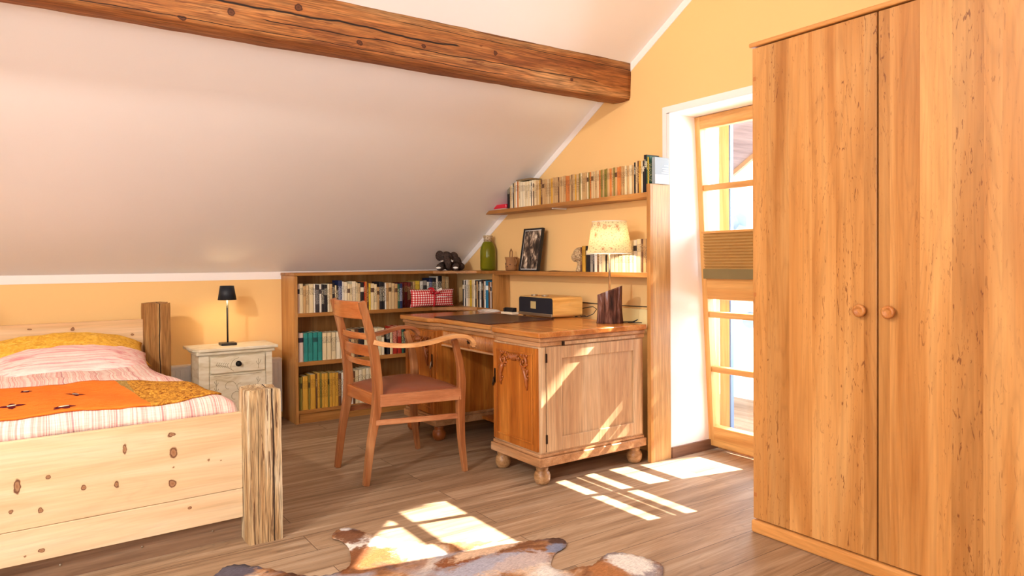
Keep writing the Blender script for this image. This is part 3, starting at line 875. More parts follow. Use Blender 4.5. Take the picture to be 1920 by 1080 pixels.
# stone head
ST = NT('sandstone', .9, .1)
ST.color(ST.ramp(ST.noise(ST.tc, 120, 5), [(.35, '#8a6f50'), (.5, '#c0a078'), (.65, '#ddc49c')]))
ST.bump(ST.noise(ST.tc, 90, 5), .9, .006)
sx, sy = 3.11, 3.645
g = MB()
g.lathe([(.040, zt), (.046, zt+.004), (.038, zt+.03), (.034, zt+.05), (.036, zt+.065), (.03, zt+.075)], sx, sy, 20)
R1 = Matrix.Rotation(RAD(15), 3, 'X')
g.ball((sx, sy+.005, zt+.115), (.058, .068, .052), 20, 14, R1)
g.ball((sx-.03, sy+.035, zt+.10), (.03, .032, .034), 12, 8)
so = link('stone_sculpture', g, ST.m, loc=(sx, sy, zt))
rm = so.modifiers.new('merge', 'REMESH'); rm.mode = 'VOXEL'; rm.voxel_size = .005; rm.use_smooth_shade = True
tag(so, 'rough sandstone mushroom-shaped sculpture on the shelf behind the lampshade', 'sculpture')
# paper sheet
o = link('paper_sheet', MB().grid(lambda u, v: (3.05+.1*u, 3.78+.2*v, zt+.001+.006*sin(v*pi)*(1-u)), 4, 8), plain('old_paper', '#b88850', .8), loc=(3.1, 3.88, zt), solid=.0006)
tag(o, 'curled sheet of brown paper lying beside the framed photograph', 'paper')
# gingham cushion
CM = NT('gingham', .9, .1)
x_, y_, z_ = CM.sep()
sc = 1/.0195
a1 = CM.math('GREATER_THAN', CM.math('FRACT', CM.math('MULTIPLY', x_, sc)), .5)
a2 = CM.math('GREATER_THAN', CM.math('FRACT', CM.math('MULTIPLY', z_, sc)), .5)
CM.color(CM.ramp(CM.math('MULTIPLY', CM.math('ADD', a1, a2), .5), [(0, '#f8efe8'), (.25, '#e06a64'), (.75, '#c01828')], 'CONSTANT'))
cu = thing('gingham_cushion', 'red and white gingham cushion with a red ribbon on the bookcase', 'cushion', (2.73, 5.155, .829))
def pillow(cx, cy, cz, w, h, d, nu=28, nv=16, p=2.6, wr=.004, rot=None, sag=0, sg=1, tip=.06):
    def fn(sgn):
        def q(u, v):
            a, b = 2*u-1, 2*v-1
            th = (max(0, 1-abs(a)**p)*max(0, 1-abs(b)**p))**.5
            pinch = 1-tip*(1-abs(a)**2)*abs(b)**3
            pinch2 = 1-tip*(1-abs(b)**2)*abs(a)**3
            n_ = noise.noise(Vector((a*3+cx, b*3, sgn*2+cz)))*wr + noise.noise(Vector((a*8+cx, b*8, 5+sgn*2)))*wr*.5
            P = Vector((a*w/2*pinch2, sgn*(d/2*th)+n_*min(1, th*2), b*h/2*pinch))
            if rot: P = rot @ P
            P.z -= sag*abs(a)**3
            return (cx+P.x, cy+P.y, cz+P.z)
        return q
    g = MB()
    g.grid(fn(1), nu, nv); g.grid(fn(-1), nu, nv)
    bmesh.ops.remove_doubles(g.b, verts=g.b.verts, dist=.0004)
    return g
RC = Matrix.Rotation(RAD(-4), 3, 'Z')
link('cover', pillow(2.755, 5.15, .905, .40, .15, .10, rot=RC), CM.m, cu)
RB = plain('red_ribbon', '#d01c30', .5, .4)
link('ribbon', MB().tube([(2.74, 5.097, .835), (2.742, 5.09, .87), (2.745, 5.088, .90), (2.745, 5.09, .94), (2.744, 5.105, .98), (2.742, 5.15, .985), (2.74, 5.2, .97)], .011, 8, flat=(.25, 1)), RB, cu)
bwm = MB()
for sgn in (-1, 1):
    bwm.tube([(2.744, 5.083, .945), (2.744+sgn*.025, 5.07, .965), (2.744+sgn*.045, 5.075, .972), (2.744+sgn*.04, 5.08, .95), (2.744, 5.083, .94)], .008, 6, flat=(.4, 1))
bwm.ball((2.744, 5.08, .943), .008, 8, 6)
link('bow', bwm, RB, cu)
link('gift_tag', MB().box(2.755, 2.805, 5.068, 5.070, .965, .985, Matrix.Rotation(RAD(-22), 3, 'Y')), PAINT, cu)
link('white_lettering', MB().tube([(2.775, 5.096, .915), (2.80, 5.093, .917), (2.83, 5.093, .914), (2.86, 5.094, .914), (2.885, 5.098, .912)], .004, 6, flat=(1, .3)), PAINT, cu)

# ------------------------------------------------------------------ desk
dk = thing('desk', 'carved antique oak pedestal desk with a curved front and bun feet', 'desk', (2.6, 3.78, 0))
B3 = dict(parent=dk, bev=.003)
DF, DB = 2.225, 2.995
def front(y, out, rec):   # concave run between the two pedestals
    a = min(1, max(0, (y-3.36)/.12)); b = min(1, max(0, (4.20-y)/.12))
    s = min(a, b); s = s*s*(3-2*s)
    return out + rec*s
def slab(z0, z1, out, y0, y1, back, rec=.045):
    n_ = 40
    pts = [(front(y0+(y1-y0)*i/n_, out, rec), y0+(y1-y0)*i/n_) for i in range(n_+1)]
    return MB().prism([(back, y0)] + pts + [(back, y1)], z0, z1, 'z')
TOPM = wood('desk_top_oak', ('#a05a22', '#be7434', '#d09250'), 'y', rough=.22, grain=.14, rings=.4, spec=.6)
TE = wood('desk_edge_oak_glare', ('#a06c42', '#bf8a5c', '#d2a278'), 'y', rough=.35, grain=.2)  # oak paled partway, side glare mixed into the moulding colour
link('top', slab(.795, .825, DF-.030, 2.925, 4.600, DB), TOPM, dk, bev=.007, bseg=3)
link('top_moulding', slab(.770, .795, DF-.016, 2.940, 4.585, DB), TE, dk, bev=.008, bseg=3)
link('apron', slab(.745, .770, DF-.006, 2.950, 4.575, DB, .05), TE, dk, bev=.004)
for nm, y0, y1 in (('right', 2.957, 3.405), ('left', 4.110, 4.560)):
    p = link('pedestal', MB().box(DF+.004, DB-.005, y0, y1, .165, .745), OAKL if nm == 'right' else OAKD, dk, bev=.002)  # right pedestal takes the glare-paled oak, left the plain desk oak
    link('base_moulding', MB().box(DF-.018, DB+.008, y0-.016, y1+.016, .102, .150).box(DF-.008, DB, y0-.006, y1+.006, .150, .168), TE, dk, bev=.006, bseg=3)
    # framed front door
    d = link('door', MB().box(DF-.012, DF+.004, y0+.018, y1-.010, .180, .735), OAKD, dk, bev=.002)
    iy0, iy1 = y0+.062, y1-.055
    link('panel_frame', MB().box(DF-.018, DF-.012, iy0-.012, iy0, .215, .705).box(DF-.018, DF-.012, iy1, iy1+.012, .215, .705).box(DF-.018, DF-.012, iy0, iy1, .215, .227).box(DF-.018, DF-.012, iy0, iy1, .693, .705), OAKD, d, bev=.0025)
    # carved scrolls
    cvm = MB()
    yc = (iy0+iy1)/2; hwid = (iy1-iy0)/2
    def sp(u, v): return (DF-.017, yc+u*hwid, v)
    def spiral(cu_, cv_, r0, turns, s, th0, rr=.0085):
        pts = []
        for i in range(26):
            t_ = i/25; a = th0+s*turns*2*pi*t_; r = r0*(1-.85*t_)
            pts.append((DF-.018-.004*t_, yc+cu_+r*cos(a), cv_+r*sin(a)))
        cvm.tube(pts, [rr*(1-.35*i/25) for i in range(26)], 7)
        cvm.ball((DF-.019, yc+cu_, cv_), .007, 8, 6)
    for s in (-1, 1):
        spiral(s*.095, .650, .036, 1.3, -s, pi/2)
        spiral(s*.055, .668, .020, 1.1, s, pi/2 if s > 0 else pi/2, .005)
        spiral(s*.118, .602, .020, 1.2, s, -pi/2, .0055)
        spiral(s*.122, .560, .015, 1.1, -s, pi/2, .005)
        cvm.tube([(DF-.017, yc+s*.100, .625), (DF-.021, yc+s*.112, .60), (DF-.021, yc+s*.125, .565), (DF-.018, yc+s*.128, .525), (DF-.013, yc+s*.126, .500)], [.011, .014, .012, .009, .003], 8)
        for j, (a, b, r) in enumerate([(.075, .688, .009), (.100, .690, .008), (.125, .688, .009), (.128, .640, .007), (.137, .58, .006), (.108, .545, .006), (.118, .528, .005), (.082, .615, .008), (.07, .632, .007), (.135, .61, .006)]):
            cvm.ball((DF-.015, yc+s*a, b), (.007, r, r*1.1), 8, 6)
    for j in range(7):
        a = (j-3)*.011
        cvm.tube([(DF-.013, yc+a*.5, .650), (DF-.021, yc+a*.8, .665), (DF-.017, yc+a*1.15, .688)], [.003, .0055, .004], 7)
    link('carving', cvm, CARV, d)
    # lock plate
    ly = y1-.028 if nm == 'right' else y0+.036
    k = link('lock_plate', MB().box(DF-.0145, DF-.012, ly-.008, ly+.008, .500, .585), BRASSD, d, bev=.001)
    link('pull', MB().tube([(DF-.020, ly, .535), (DF-.026, ly-.004, .515), (DF-.026, ly, .495), (DF-.022, ly+.006, .485)], [.004, .005, .007, .004], 8), STEEL if nm == 'left' else BRASSD, k)
    for fx_, fy_ in ((DF+.035, y0+.035), (DF+.035, y1-.035), (DB-.045, y0+.035), (DB-.045, y1-.035)):
        link('foot', MB().lathe([(.022, 0), (.034, .004), (.044, .024), (.046, .046), (.040, .066), (.030, .074), (.034, .080), (.034, .102)], fx_, fy_, 20), CARV if nm == 'left' else FOOTM, dk)
# right-hand side: framed panel
ys = 2.957
fs = MB()
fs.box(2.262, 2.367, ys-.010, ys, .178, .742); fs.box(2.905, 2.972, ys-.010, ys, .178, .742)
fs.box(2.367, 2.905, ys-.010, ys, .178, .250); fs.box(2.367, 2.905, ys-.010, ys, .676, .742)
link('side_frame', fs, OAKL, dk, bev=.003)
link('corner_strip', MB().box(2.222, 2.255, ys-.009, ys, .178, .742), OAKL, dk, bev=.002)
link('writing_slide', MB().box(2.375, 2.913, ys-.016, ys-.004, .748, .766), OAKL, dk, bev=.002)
link('slide_pull', MB().box(2.366, 2.380, ys-.018, ys-.008, .745, .768), BRASSD, dk)
for z in (.66, .225):
    link('hinge', MB().box(2.253, 2.265, ys-.012, ys-.006, z, z+.048), BRASSD, dk)
# drawer between the pedestals, with fluting
dr2 = link('drawer', slab(.652, .745, DF+.004, 3.405, 4.110, DB-.2, .045), OAKD, dk)
ft = MB()
for i in range(46):
    y = 3.425 + (4.09-3.425)*i/45
    x = front(y, DF+.004, .045)
    ft.tube([(x, y, .662), (x, y, .738)], .0058, 8)
link('fluting', ft, wood('fluted_oak', ('#a8683a', '#bd7c48', '#cf9462'), 'z', rough=.25), dr2)
link('drawer_rail', slab(.640, .652, DF-.002, 3.405, 4.110, DB-.2, .047), TE, dk, bev=.003)
kx = front(3.76, DF, .045)
hd = link('drawer_pull', MB().lathe([(.012, .70), (.013, .704), (.004, .708)], kx-.004, 3.76, 10), BRASSD, dr2)
link('key_plate', MB().box(kx-.006, kx-.002, 3.745, 3.775, .685, .722), BRASSD, dr2, bev=.002)
link('back_panel', MB().box(DB-.03, DB-.012, 3.405, 4.110, .13, .745), OAKD, dk)
link('kneehole_floor', MB().box(DB-.42, DB-.03, 3.405, 4.110, .11, .13), OAKD, dk)

# things on the desk
BL = wood('x', ('#3a1a14', '#47241c', '#532c22'), 'y')
bo = link('desk_blotter', MB().prism([(2.245, 3.50), (2.76, 3.515), (2.75, 4.20), (2.255, 4.19)], .8255, .832, 'z'), DARKLEA, loc=(2.5, 3.85, .8255), bev=.002)
tag(bo, 'dark brown leather writing pad lying on the desk top', 'desk pad')
# radio
rd = thing('radio', 'table radio with a pale wood case and dark front on the desk', 'radio', (2.815, 3.60, .825))
Wd, Dp, Hh = .415, .245, .132
def rr_prof(w, h, r, n_=5):
    pts = []
    for (cx_, cz_, a0) in ((w-r, r, -pi/2), (w-r, h-r, 0), (r, h-r, pi/2), (r, r, pi)):
        for i in range(n_+1):
            a = a0 + (pi/2)*i/n_
            pts.append((cx_+r*cos(a), cz_+r*sin(a)))
    return pts
pf = rr_prof(Wd, Hh, .022)
RW_ = wood('radio_oak', ('#d09a50', '#dfab62', '#e8bb78'), 'x', rough=.4, grain=.1)
g = MB(); g.prism([(u, v+.006) for u, v in pf], .004, Dp, 'x')
link('case', g, RW_, rd, local=True)
g = MB(); g.prism([(u+.006, v+.012) for u, v in rr_prof(Wd-.012, Hh-.012, .018)], -.002, .004, 'x')
link('front_panel', g, plain('navy_cloth', '#1c1c26', .7, bump=.4, bscale=400), rd, local=True)
link('metal_strip', MB().box(-.006, .004, .004, Wd-.004, .008, .028), STEEL, rd, local=True, bev=.003)
link('display', MB().box(-.004, .0, .195, .26, .055, .105), emis('warm_display', '#b59a66', .12), rd, local=True, bev=.004)
for y in (.16, .29):
    link('dial', MB().lathe([(.022, Hh+.006), (.023, Hh+.014), (.020, Hh+.017)], .05, y, 20), STEEL, rd, local=True)
for x in (.03, Dp-.03):
    for y in (.03, Wd-.03):
        link('foot', MB().lathe([(.010, 0), (.010, .007)], x, y, 10), BLACK, rd, local=True)
rd.rotation_euler = (0, 0, RAD(-3))
# stapler-like holder
hb = thing('phone_stand', 'small black stand on a cream base at the edge of the writing pad', 'stand', (2.83, 4.13, .825))
link('base', MB().box(2.80, 2.86, 4.05, 4.19, .8255, .842), CREAM, hb, bev=.003)
link('holder', MB().box(2.825, 2.85, 4.06, 4.18, .842, .872).box(2.815, 2.825, 4.06, 4.075, .842, .866).box(2.815, 2.825, 4.165, 4.18, .842, .866), BLACK, hb, bev=.002)
# coiled clear cord
pts = []
for i in range(120):
    a = i*.22
    r = .07+.03*sin(a*.37)
    pts.append((2.84+r*.7*cos(a), 4.40+r*1.3*sin(a), .829+.003*sin(a*1.7)+.00008*i))
cc = link('cable_coil', MB().tube(pts, .0022, 6), plain('clear_cable', '#e6ded4', .2, .8), loc=(2.84, 4.4, .826))
tag(cc, 'loose coil of thin whitish cable lying on the desk by the books', 'cable')
# desk lamp on a log
lx, ly = 2.90, 3.145
tl = thing('table_lamp', 'table lamp with a flower-patterned shade on a tree trunk base', 'lamp', (lx, ly, .825))
BK = NT('bark', .85, .3)
nb1 = BK.noise(BK.mapping((26, 26, 3.5)), 1, 6, 1.2, .6)
BK.color(BK.ramp(nb1, [(.32, '#24130e'), (.46, '#5a3426'), (.58, '#80594a'), (.70, '#a8a2ae')]))
BK.bump(nb1, 1.0, .012)
rs = []
seg = 40
top_z = lambda a: .825+.198+.028*cos(a+.85)
for k in range(15):
    t_ = k/14
    ring = []
    for j in range(seg):
        a = 2*pi*j/seg
        r = .074*(1+.10*(1-t_)**3)*(1+.06*noise.noise(Vector((cos(a)*3, sin(a)*3, t_*1.2)))+.03*noise.noise(Vector((cos(a)*9, sin(a)*9, t_*2))))
        ring.append((lx+r*cos(a), ly+r*sin(a), .8252+(top_z(a)-.825)*t_))
    rs.append(ring)
link('trunk_base', MB().rings(rs), BK.m, tl)
g = MB()
cut = [(lx+.070*cos(2*pi*j/seg), ly+.070*sin(2*pi*j/seg), top_z(2*pi*j/seg)+.0015) for j in range(seg)]
g.face(cut)
link('cut_face', g, wood('end_grain', ('#b88050', '#d0a070', '#dfb688'), 'x', k=2), tl)
link('pole', MB().lathe([(.0065, 1.02), (.0065, 1.30)], lx, ly, 12), STEEL, tl)
SM = bpy.data.materials.new('printed_shade'); SM.use_nodes = True
t = NT('lampshade_print', .9, .1)
bpy.data.materials.remove(SM)
x_, y_, z_ = t.sep()
ang = t.math('ARCTAN2', y_, x_)
cmb = t.n('CombineXYZ'); t.w(t.math('MULTIPLY', ang, 2.6), cmb.inputs[0]); t.w(t.math('MULTIPLY', z_, 20), cmb.inputs[1])
vo = t.n('TexVoronoi'); vo.inputs['Scale'].default_value = .95; vo.inputs['Randomness'].default_value = .75; t.w(cmb.outputs[0], vo.inputs['Vector'])
dist = vo.outputs['Distance']
ringm = t.ramp(dist, [(.0, .9), (.07, .9), (.10, 0.1), (.15, 0.1), (.17, .8), (.21, .8), (.24, 0.2), (.29, .1), (.31, .7), (.34, 0.0)])
pick = t.math('GREATER_THAN', t.sep(vo.outputs['Color'])[0], .30)
n4 = t.noise(t.mapping((5, 5, 1), src=cmb.outputs[0]), 1, 3)
leaf = t.ramp(n4, [(.57, 0.0), (.60, .6)])
base = t.mix(t.math('MULTIPLY', ringm, pick), '#fbf2da', '#c07a50')
base = t.mix(leaf, base, '#8fa080')
t.color(base)
tr_ = t.n('BsdfTranslucent'); t.w(base, tr_.inputs['Color'])
ms = t.n('MixShader'); ms.inputs[0].default_value = .72
t.w(t.bsdf.outputs[0], ms.inputs[1]); t.w(tr_.outputs[0], ms.inputs[2])
t.w(ms.outputs[0], t.t.nodes['Material Output'].inputs[0])
shd = link('lamp_shade', MB().lathe([(.135, 1.247), (.104, 1.440)], lx, ly, 48, cap=False), t.m, tl, solid=.0015)
link('shade_rim', MB().tube([(lx+.135*cos(a), ly+.135*sin(a), 1.247) for a in [2*pi*i/40 for i in range(40)]], .0022, 6, closed=True).tube([(lx+.104*cos(a), ly+.104*sin(a), 1.440) for a in [2*pi*i/40 for i in range(40)]], .0022, 6, closed=True), PAINT, tl)
g = MB()
for a in (0, 2*pi/3, 4*pi/3):
    g.tube([(lx, ly, 1.30), (lx+.104*cos(a), ly+.104*sin(a), 1.438)], .0016, 6)
link('shade_carrier', g, STEEL, tl)
link('bulb', MB().lathe([(.012, 1.30), (.016, 1.32), (.028, 1.355), (.030, 1.375), (.02, 1.398), (.004, 1.405)], lx, ly, 20), emis('warm_bulb', '#ffd9a0', 8), tl)
light('desk_lamp_light', 'POINT', (lx, ly, 1.31), 8, (1, .80, .55), soft=.03)
# cables and sockets behind the radio
o = link('cable', MB().tube([(3.06, 3.66, .87), (3.10, 3.60, .885), (3.12, 3.55, .895), (3.11, 3.50, .88), (3.08, 3.50, .85), (3.05, 3.53, .831), (3.04, 3.58, .830), (3.06, 3.62, .842), (3.08, 3.58, .832)], .0025, 6), BLACK, loc=(3.08, 3.58, .83))
tag(o, 'black looping cable behind the radio', 'cable')
o = link('wire', MB().tube([(3.183, 3.75, .912), (3.183, 3.4, .908), (3.183, 2.95, .914)], .003, 6), BLACK, loc=(3.183, 3.4, .91))
tag(o, 'thin dark wire running along the yellow wall above the desk', 'wire')
o = link('cable_box', MB().box(3.165, 3.188, 3.0, 3.52, .78, .895), plain('cream_plastic', '#f0d9a0', .6), loc=(3.18, 3.3, .83), bev=.003)
tag(o, 'low cream box on the yellow wall behind the log lamp', 'box')
o = link('cable', MB().tube([(2.965, 3.10, .829), (3.0, 3.05, .832), (2.96, 3.0, .84), (2.975, 2.985, .85), (2.985, 3.02, .835), (2.97, 3.06, .829), (2.985, 2.96, .832)], .003, 6), BLACK, loc=(2.97, 3.03, .829))
tag(o, 'short tangled cable at the foot of the log lamp', 'cable')

# ------------------------------------------------------------------ chair
ch = thing('armchair', 'brown wooden armchair with a slatted back and leather seat at the desk', 'chair', (1.76, 3.73, 0))
def mir(pts): return [(x, 7.46-y, z) for x, y, z in pts]
def smooth_path(pts, n_=6):
    P = [Vector(p) for p in pts]
    out = []
    for i in range(len(P)-1):
        p0 = P[max(i-1, 0)]; p1 = P[i]; p2 = P[i+1]; p3 = P[min(i+2, len(P)-1)]
        for k in range(n_):
            t_ = k/n_
            out.append(.5*((2*p1)+(-p0+p2)*t_+(2*p0-5*p1+4*p2-p3)*t_*t_+(-p0+3*p1-3*p2+p3)*t_**3))
    out.append(P[-1])
    return out
def widths(ks, n_):
    out = []
    for i in range(len(ks)-1):
        for k in range(n_):
            t_ = k/n_
            out.append((ks[i][0]*(1-t_)+ks[i+1][0]*t_, ks[i][1]*(1-t_)+ks[i+1][1]*t_))
    out.append(ks[-1])
    return out
rear = [(1.470, 3.520, 0), (1.500, 3.520, .22), (1.540, 3.520, .44), (1.536, 3.520, .62), (1.508, 3.520, .80), (1.455, 3.520, .995)]
rw = [(.034, .032), (.036, .040), (.038, .052), (.038, .050), (.036, .044), (.032, .034)]
for pth in (rear, mir(rear)):
    link('back_leg', MB().sweep(smooth_path(pth), widths(rw, 6), up=(1, 0, 0)), CHAIRM, ch, bev=.005, bseg=3)
fro = [(2.040, 3.435, 0), (2.016, 3.435, .20), (2.012, 3.435, .40), (2.020, 3.435, .52), (2.005, 3.430, .64), (1.968, 3.425, .765)]
fw_ = [(.028, .028), (.036, .038), (.040, .046), (.040, .044), (.034, .036), (.030, .032)]
for pth in (fro, mir(fro)):
    link('front_leg', MB().sweep(smooth_path(pth), widths(fw_, 6), up=(1, 0, 0)), CHAIRM, ch, bev=.005, bseg=3)
# back rails, bowed backwards
def bow(xa, z, h, th, dep, y0=3.52, y1=3.94, tilt=.0):
    pts = []
    for i in range(13):
        t_ = i/12
        pts.append((xa-dep*4*t_*(1-t_), y0+(y1-y0)*t_, z))
    return MB().sweep(pts, (th, h), smooth=False)
link('top_rail', bow(1.470, .945, .095, .022, .035), CHAIRY, ch, bev=.006, bseg=3)
for z, h, x in ((.800, .034, 1.512), (.720, .060, 1.526), (.650, .030, 1.536)):
    link('back_slat', bow(x, z, h, .014, .030), CHAIRY, ch, bev=.003)
link('seat_rail', MB().sweep([(1.55, 3.505, .452), (2.01, 3.425, .452)], (.024, .066)), CHAIRX, ch, bev=.003)
link('seat_rail', MB().sweep([(1.55, 3.955, .452), (2.01, 4.035, .452)], (.024, .066)), CHAIRX, ch, bev=.003)
link('seat_rail', MB().box(1.528, 1.552, 3.53, 3.93, .419, .485), CHAIRY, ch, bev=.003)
link('seat_rail', MB().box(2.005, 2.030, 3.44, 4.02, .419, .485), CHAIRY, ch, bev=.003)
link('stretcher', MB().sweep([(1.525, 3.51, .335), (2.012, 3.435, .325)], (.018, .030)), CHAIRX, ch, bev=.003)
link('stretcher', MB().sweep([(1.525, 3.95, .335), (2.012, 4.025, .325)], (.018, .030)), CHAIRX, ch, bev=.003)
def seat(u, v):
    a, b = 2*u-1, 2*v-1
    hw_ = .205+.085*u
    th = (max(0, 1-abs(a)**3.2)*max(0, 1-abs(b)**3.2))**.6
    return (1.545+.475*u, 3.73+b*hw_, .482+.040*th)
g = MB(); g.grid(seat, 24, 24)
g.grid(lambda u, v: (1.545+.475*u, 3.73+(2*v-1)*(.205+.085*u), .478), 24, 24)
bmesh.ops.remove_doubles(g.b, verts=g.b.verts, dist=.0001)
link('seat', g, LEATH, ch)
arm = [(1.515, 3.500, .775), (1.580, 3.470, .757), (1.690, 3.430, .750), (1.800, 3.405, .760), (1.900, 3.395, .780), (1.965, 3.390, .787), (2.030, 3.385, .776), (2.066, 3.382, .745), (2.070, 3.382, .715)]
aw = [(.028, .026), (.036, .024), (.044, .022), (.048, .022), (.050, .022), (.050, .022), (.048, .022), (.044, .020), (.038, .014)]
ARMM = wood('arm_wood', ('#c58a52', '#d8a068', '#e4b680'), 'x', rough=.35, grain=.1)  # paler tone, near armrest only
a_ = link('armrest', MB().sweep(smooth_path(arm), widths(aw, 6)), ARMM, ch, bev=.006, bseg=3)
a_['label'] = 'near armrest in paler wood'
link('armrest', MB().sweep(smooth_path(mir(arm)), widths(aw, 6)), CHAIRX, ch, bev=.006, bseg=3)

# ------------------------------------------------------------------ bed
bd = thing('bed', 'pine bed with weathered square timber posts', 'bed', (.82, 3.13, 0))
B4 = dict(parent=bd)
def post(x0, x1, y0, y1, z1, mat, jit=.003, seedv=0, name='post'):
    g = MB(); n_ = 30
    rs = []
    per = [(0, 0), (.25, 0), (.5, 0), (.75, 0), (1, 0), (1, .25), (1, .5), (1, .75), (1, 1), (.75, 1), (.5, 1), (.25, 1), (0, 1), (0, .75), (0, .5), (0, .25)]
    for k in range(n_+1):
        z = z1*k/n_
        ring = []
        for j, (u, v) in enumerate(per):
            d = noise.noise(Vector((u*2+seedv, v*2, z*2)))*jit*1.6 + noise.noise(Vector((u*9+seedv, v*9, z*5)))*jit
            cu_ = u-.5; cv_ = v-.5
            k_ = .985 if (abs(cu_) == .5 and abs(cv_) == .5) else 1
            if k == n_: k_ -= .02
            ring.append(((x0+x1)/2+cu_*(x1-x0)*k_+(d if abs(cu_) == .5 else 0), (y0+y1)/2+cv_*(y1-y0)*k_+(d if abs(cv_) == .5 else 0), z+(d*2 if k == n_ else 0)))
        rs.append(ring)
    g.rings(rs, smooth=False)
    return g
def postmat(base, ox, oy):
    return base
link('foot_post', post(.749, .891, 3.06, 3.205, .660, OLDP), OLDP, bd)
link('foot_post', post(-.38, -.24, 3.06, 3.205, .660, OLDP, seedv=4), OLDP, bd)
link('head_post', post(.665, .820, 5.10, 5.24, .945, OLDH, seedv=8), OLDH, bd)
link('head_post', post(-.36, -.22, 5.10, 5.24, .945, OLDH, seedv=12), OLDH, bd)
link('foot_board', MB().box(-.24, .749, 3.155, 3.185, .2255, .555), PINEF, bd, bev=.002)
link('lower_board', MB().box(-.24, .749, 3.155, 3.185, .098, .2235), PINEL, bd, bev=.002)
kb = link('kick_board', MB().box(-.24, .749, 3.185, 3.205, .0, .098), DARKB, bd)
for x in (.08, .36, .63):
    link('screw', MB().lathe([(.004, 0), (.0045, .0015), (.002, .002)], 0, 0, 10), STEEL, kb, local=True).location = (x-.82, 3.184-3.13, .055)
for c_ in kb.children:
    c_.rotation_euler = (pi/2, 0, 0)
link('head_board', MB().box(-.22, .665, 5.16, 5.19, .30, .842), PINEH, bd, bev=.002)
link('side_board', MB().box(.80, .83, 3.205, 5.10, .14, .42), wood('pine_side', ('#dbae78', '#e8c390', '#f0d2a6'), 'y', rough=.6), bd, bev=.002)
link('side_board', MB().box(-.33, -.30, 3.205, 5.10, .14, .42), PINEH, bd, bev=.002)
link('slat_base', MB().box(-.30, .80, 3.205, 5.10, .20, .26), DARKB, bd)
link('mattress', MB().box(-.26, .54, 3.215, 5.15, .26, .57), PAINT, bd, bev=.04, bseg=4)
bd.rotation_euler = (0, 0, RAD(1.6))
Rb = Matrix.Rotation(RAD(1.6), 3, 'Z')
def bw_(x, y, z):
    v = Rb @ Vector((x-.82, y-3.13, 0))
    return Vector((.82+v.x, 3.13+v.y, z))

# quilt
QM = NT('striped_quilt', .9, .15)
x_, y_, z_ = QM.sep()
cmb = QM.n('CombineXYZ'); QM.w(QM.math('ADD', x_, QM.math('MULTIPLY', QM.noise(QM.tc, 3, 2), .06)), cmb.inputs[0]); QM.w(QM.math('MULTIPLY', y_, .02), cmb.inputs[1])
s_ = QM.noise(QM.mapping((26, 1, 1), (0, 0, 0), src=cmb.outputs[0]), 1, 3, 0, .7)
cq = QM.ramp(s_, [(.32, '#d98a86'), (.40, '#f3c3b4'), (.46, '#f8e6d8'), (.52, '#e9a79c'), (.56, '#f6ead8'), (.62, '#e0908a'), (.68, '#b8a0a8'), (.75, '#f0c0b0')])
wv = QM.noise(QM.mapping((12, 300, 300)), 1, 2)
cq = QM.mix(1, cq, QM.ramp(wv, [(.3, .84), (.65, 1.0)]), 'MULTIPLY')
QM.color(cq)
QM.bump(QM.noise(QM.mapping((60, 60, 60)), 1, 3), .5, .006)
def quilt(u, v):   # u across the bed, v along: 0 = hanging over the foot board, 1 = pillow
    s = v*2.0
    x = -.27 + (1.03-.105*s)*u
    ed = min(u, 1-u)*1.05
    zt_ = .615 + .004*sin(x*9+v*11)
    zt_ -= .05*max(0, 1-ed/.12)**2
    if s < .07:
        a = s/.07*pi/2
        y = 3.245 - .045*cos(a); z = zt_-.07 + .07*sin(a)
    else:
        y = 3.245 + (s-.07); z = zt_
    z += noise.noise(Vector((x*6, y*5, 0)))*.010 + noise.noise(Vector((x*17, y*14, 3)))*.004 + .008*sin(max(0, s-.07)*2)
    if u in (0, 1): z -= .06
    return bw_(x, y, z)
g = MB().grid(quilt, 60, 110)
q_ = link('quilt', g, QM.m, loc=(.25, 4.2, .60), solid=.012)
tag(q_, 'pink and cream striped quilt spread over the bed', 'quilt')
# pillows
PK = NT('pink_linen', .9, .15)
x_, y_, z_ = PK.sep()
cmb = PK.n('CombineXYZ'); PK.w(PK.math('MULTIPLY', x_, .03), cmb.inputs[0]); PK.w(y_, cmb.inputs[1]); PK.w(z_, cmb.inputs[2])
PK.color(PK.ramp(PK.noise(PK.mapping((1, 30, 30), src=cmb.outputs[0]), 1, 3, 0, .6), [(.35, '#e99a9c'), (.45, '#f6c2ba'), (.55, '#fae0d6'), (.65, '#f2aea8')]))
PK.bump(PK.noise(PK.tc, 40, 3), .5, .006)
Rp = Rb @ Matrix.Rotation(RAD(-78), 3, 'X')
c0 = bw_(.22, 4.66, .645)
o = link('pillow', pillow(c0.x, c0.y, c0.z, .84, .50, .13, sag=.05, rot=Rp, wr=.010, nu=44, nv=30), PK.m, loc=tuple(c0))
tag(o, 'pink striped pillow lying on the bed under the yellow one', 'pillow')
YP = NT('mustard_fabric', .75, .3)
n5 = YP.noise(YP.mapping((30, 30, 30)), 1, 4, 1.5)
YP.color(YP.ramp(n5, [(.35, '#d89a30'), (.55, '#f0b840'), (.7, '#f6c860')]))
YP.bump(YP.noise(YP.tc, 70, 4), .5, .004)
Rp2 = Rb @ Matrix.Rotation(RAD(-72), 3, 'X')
c1 = bw_(.20, 4.93, .705)
o = link('cushion', pillow(c1.x, c1.y, c1.z, .90, .36, .12, sag=.07, rot=Rp2, wr=.010, nu=44, nv=26), YP.m, loc=tuple(c1))
tag(o, 'mustard yellow cushion leaning on the pine headboard', 'cushion')
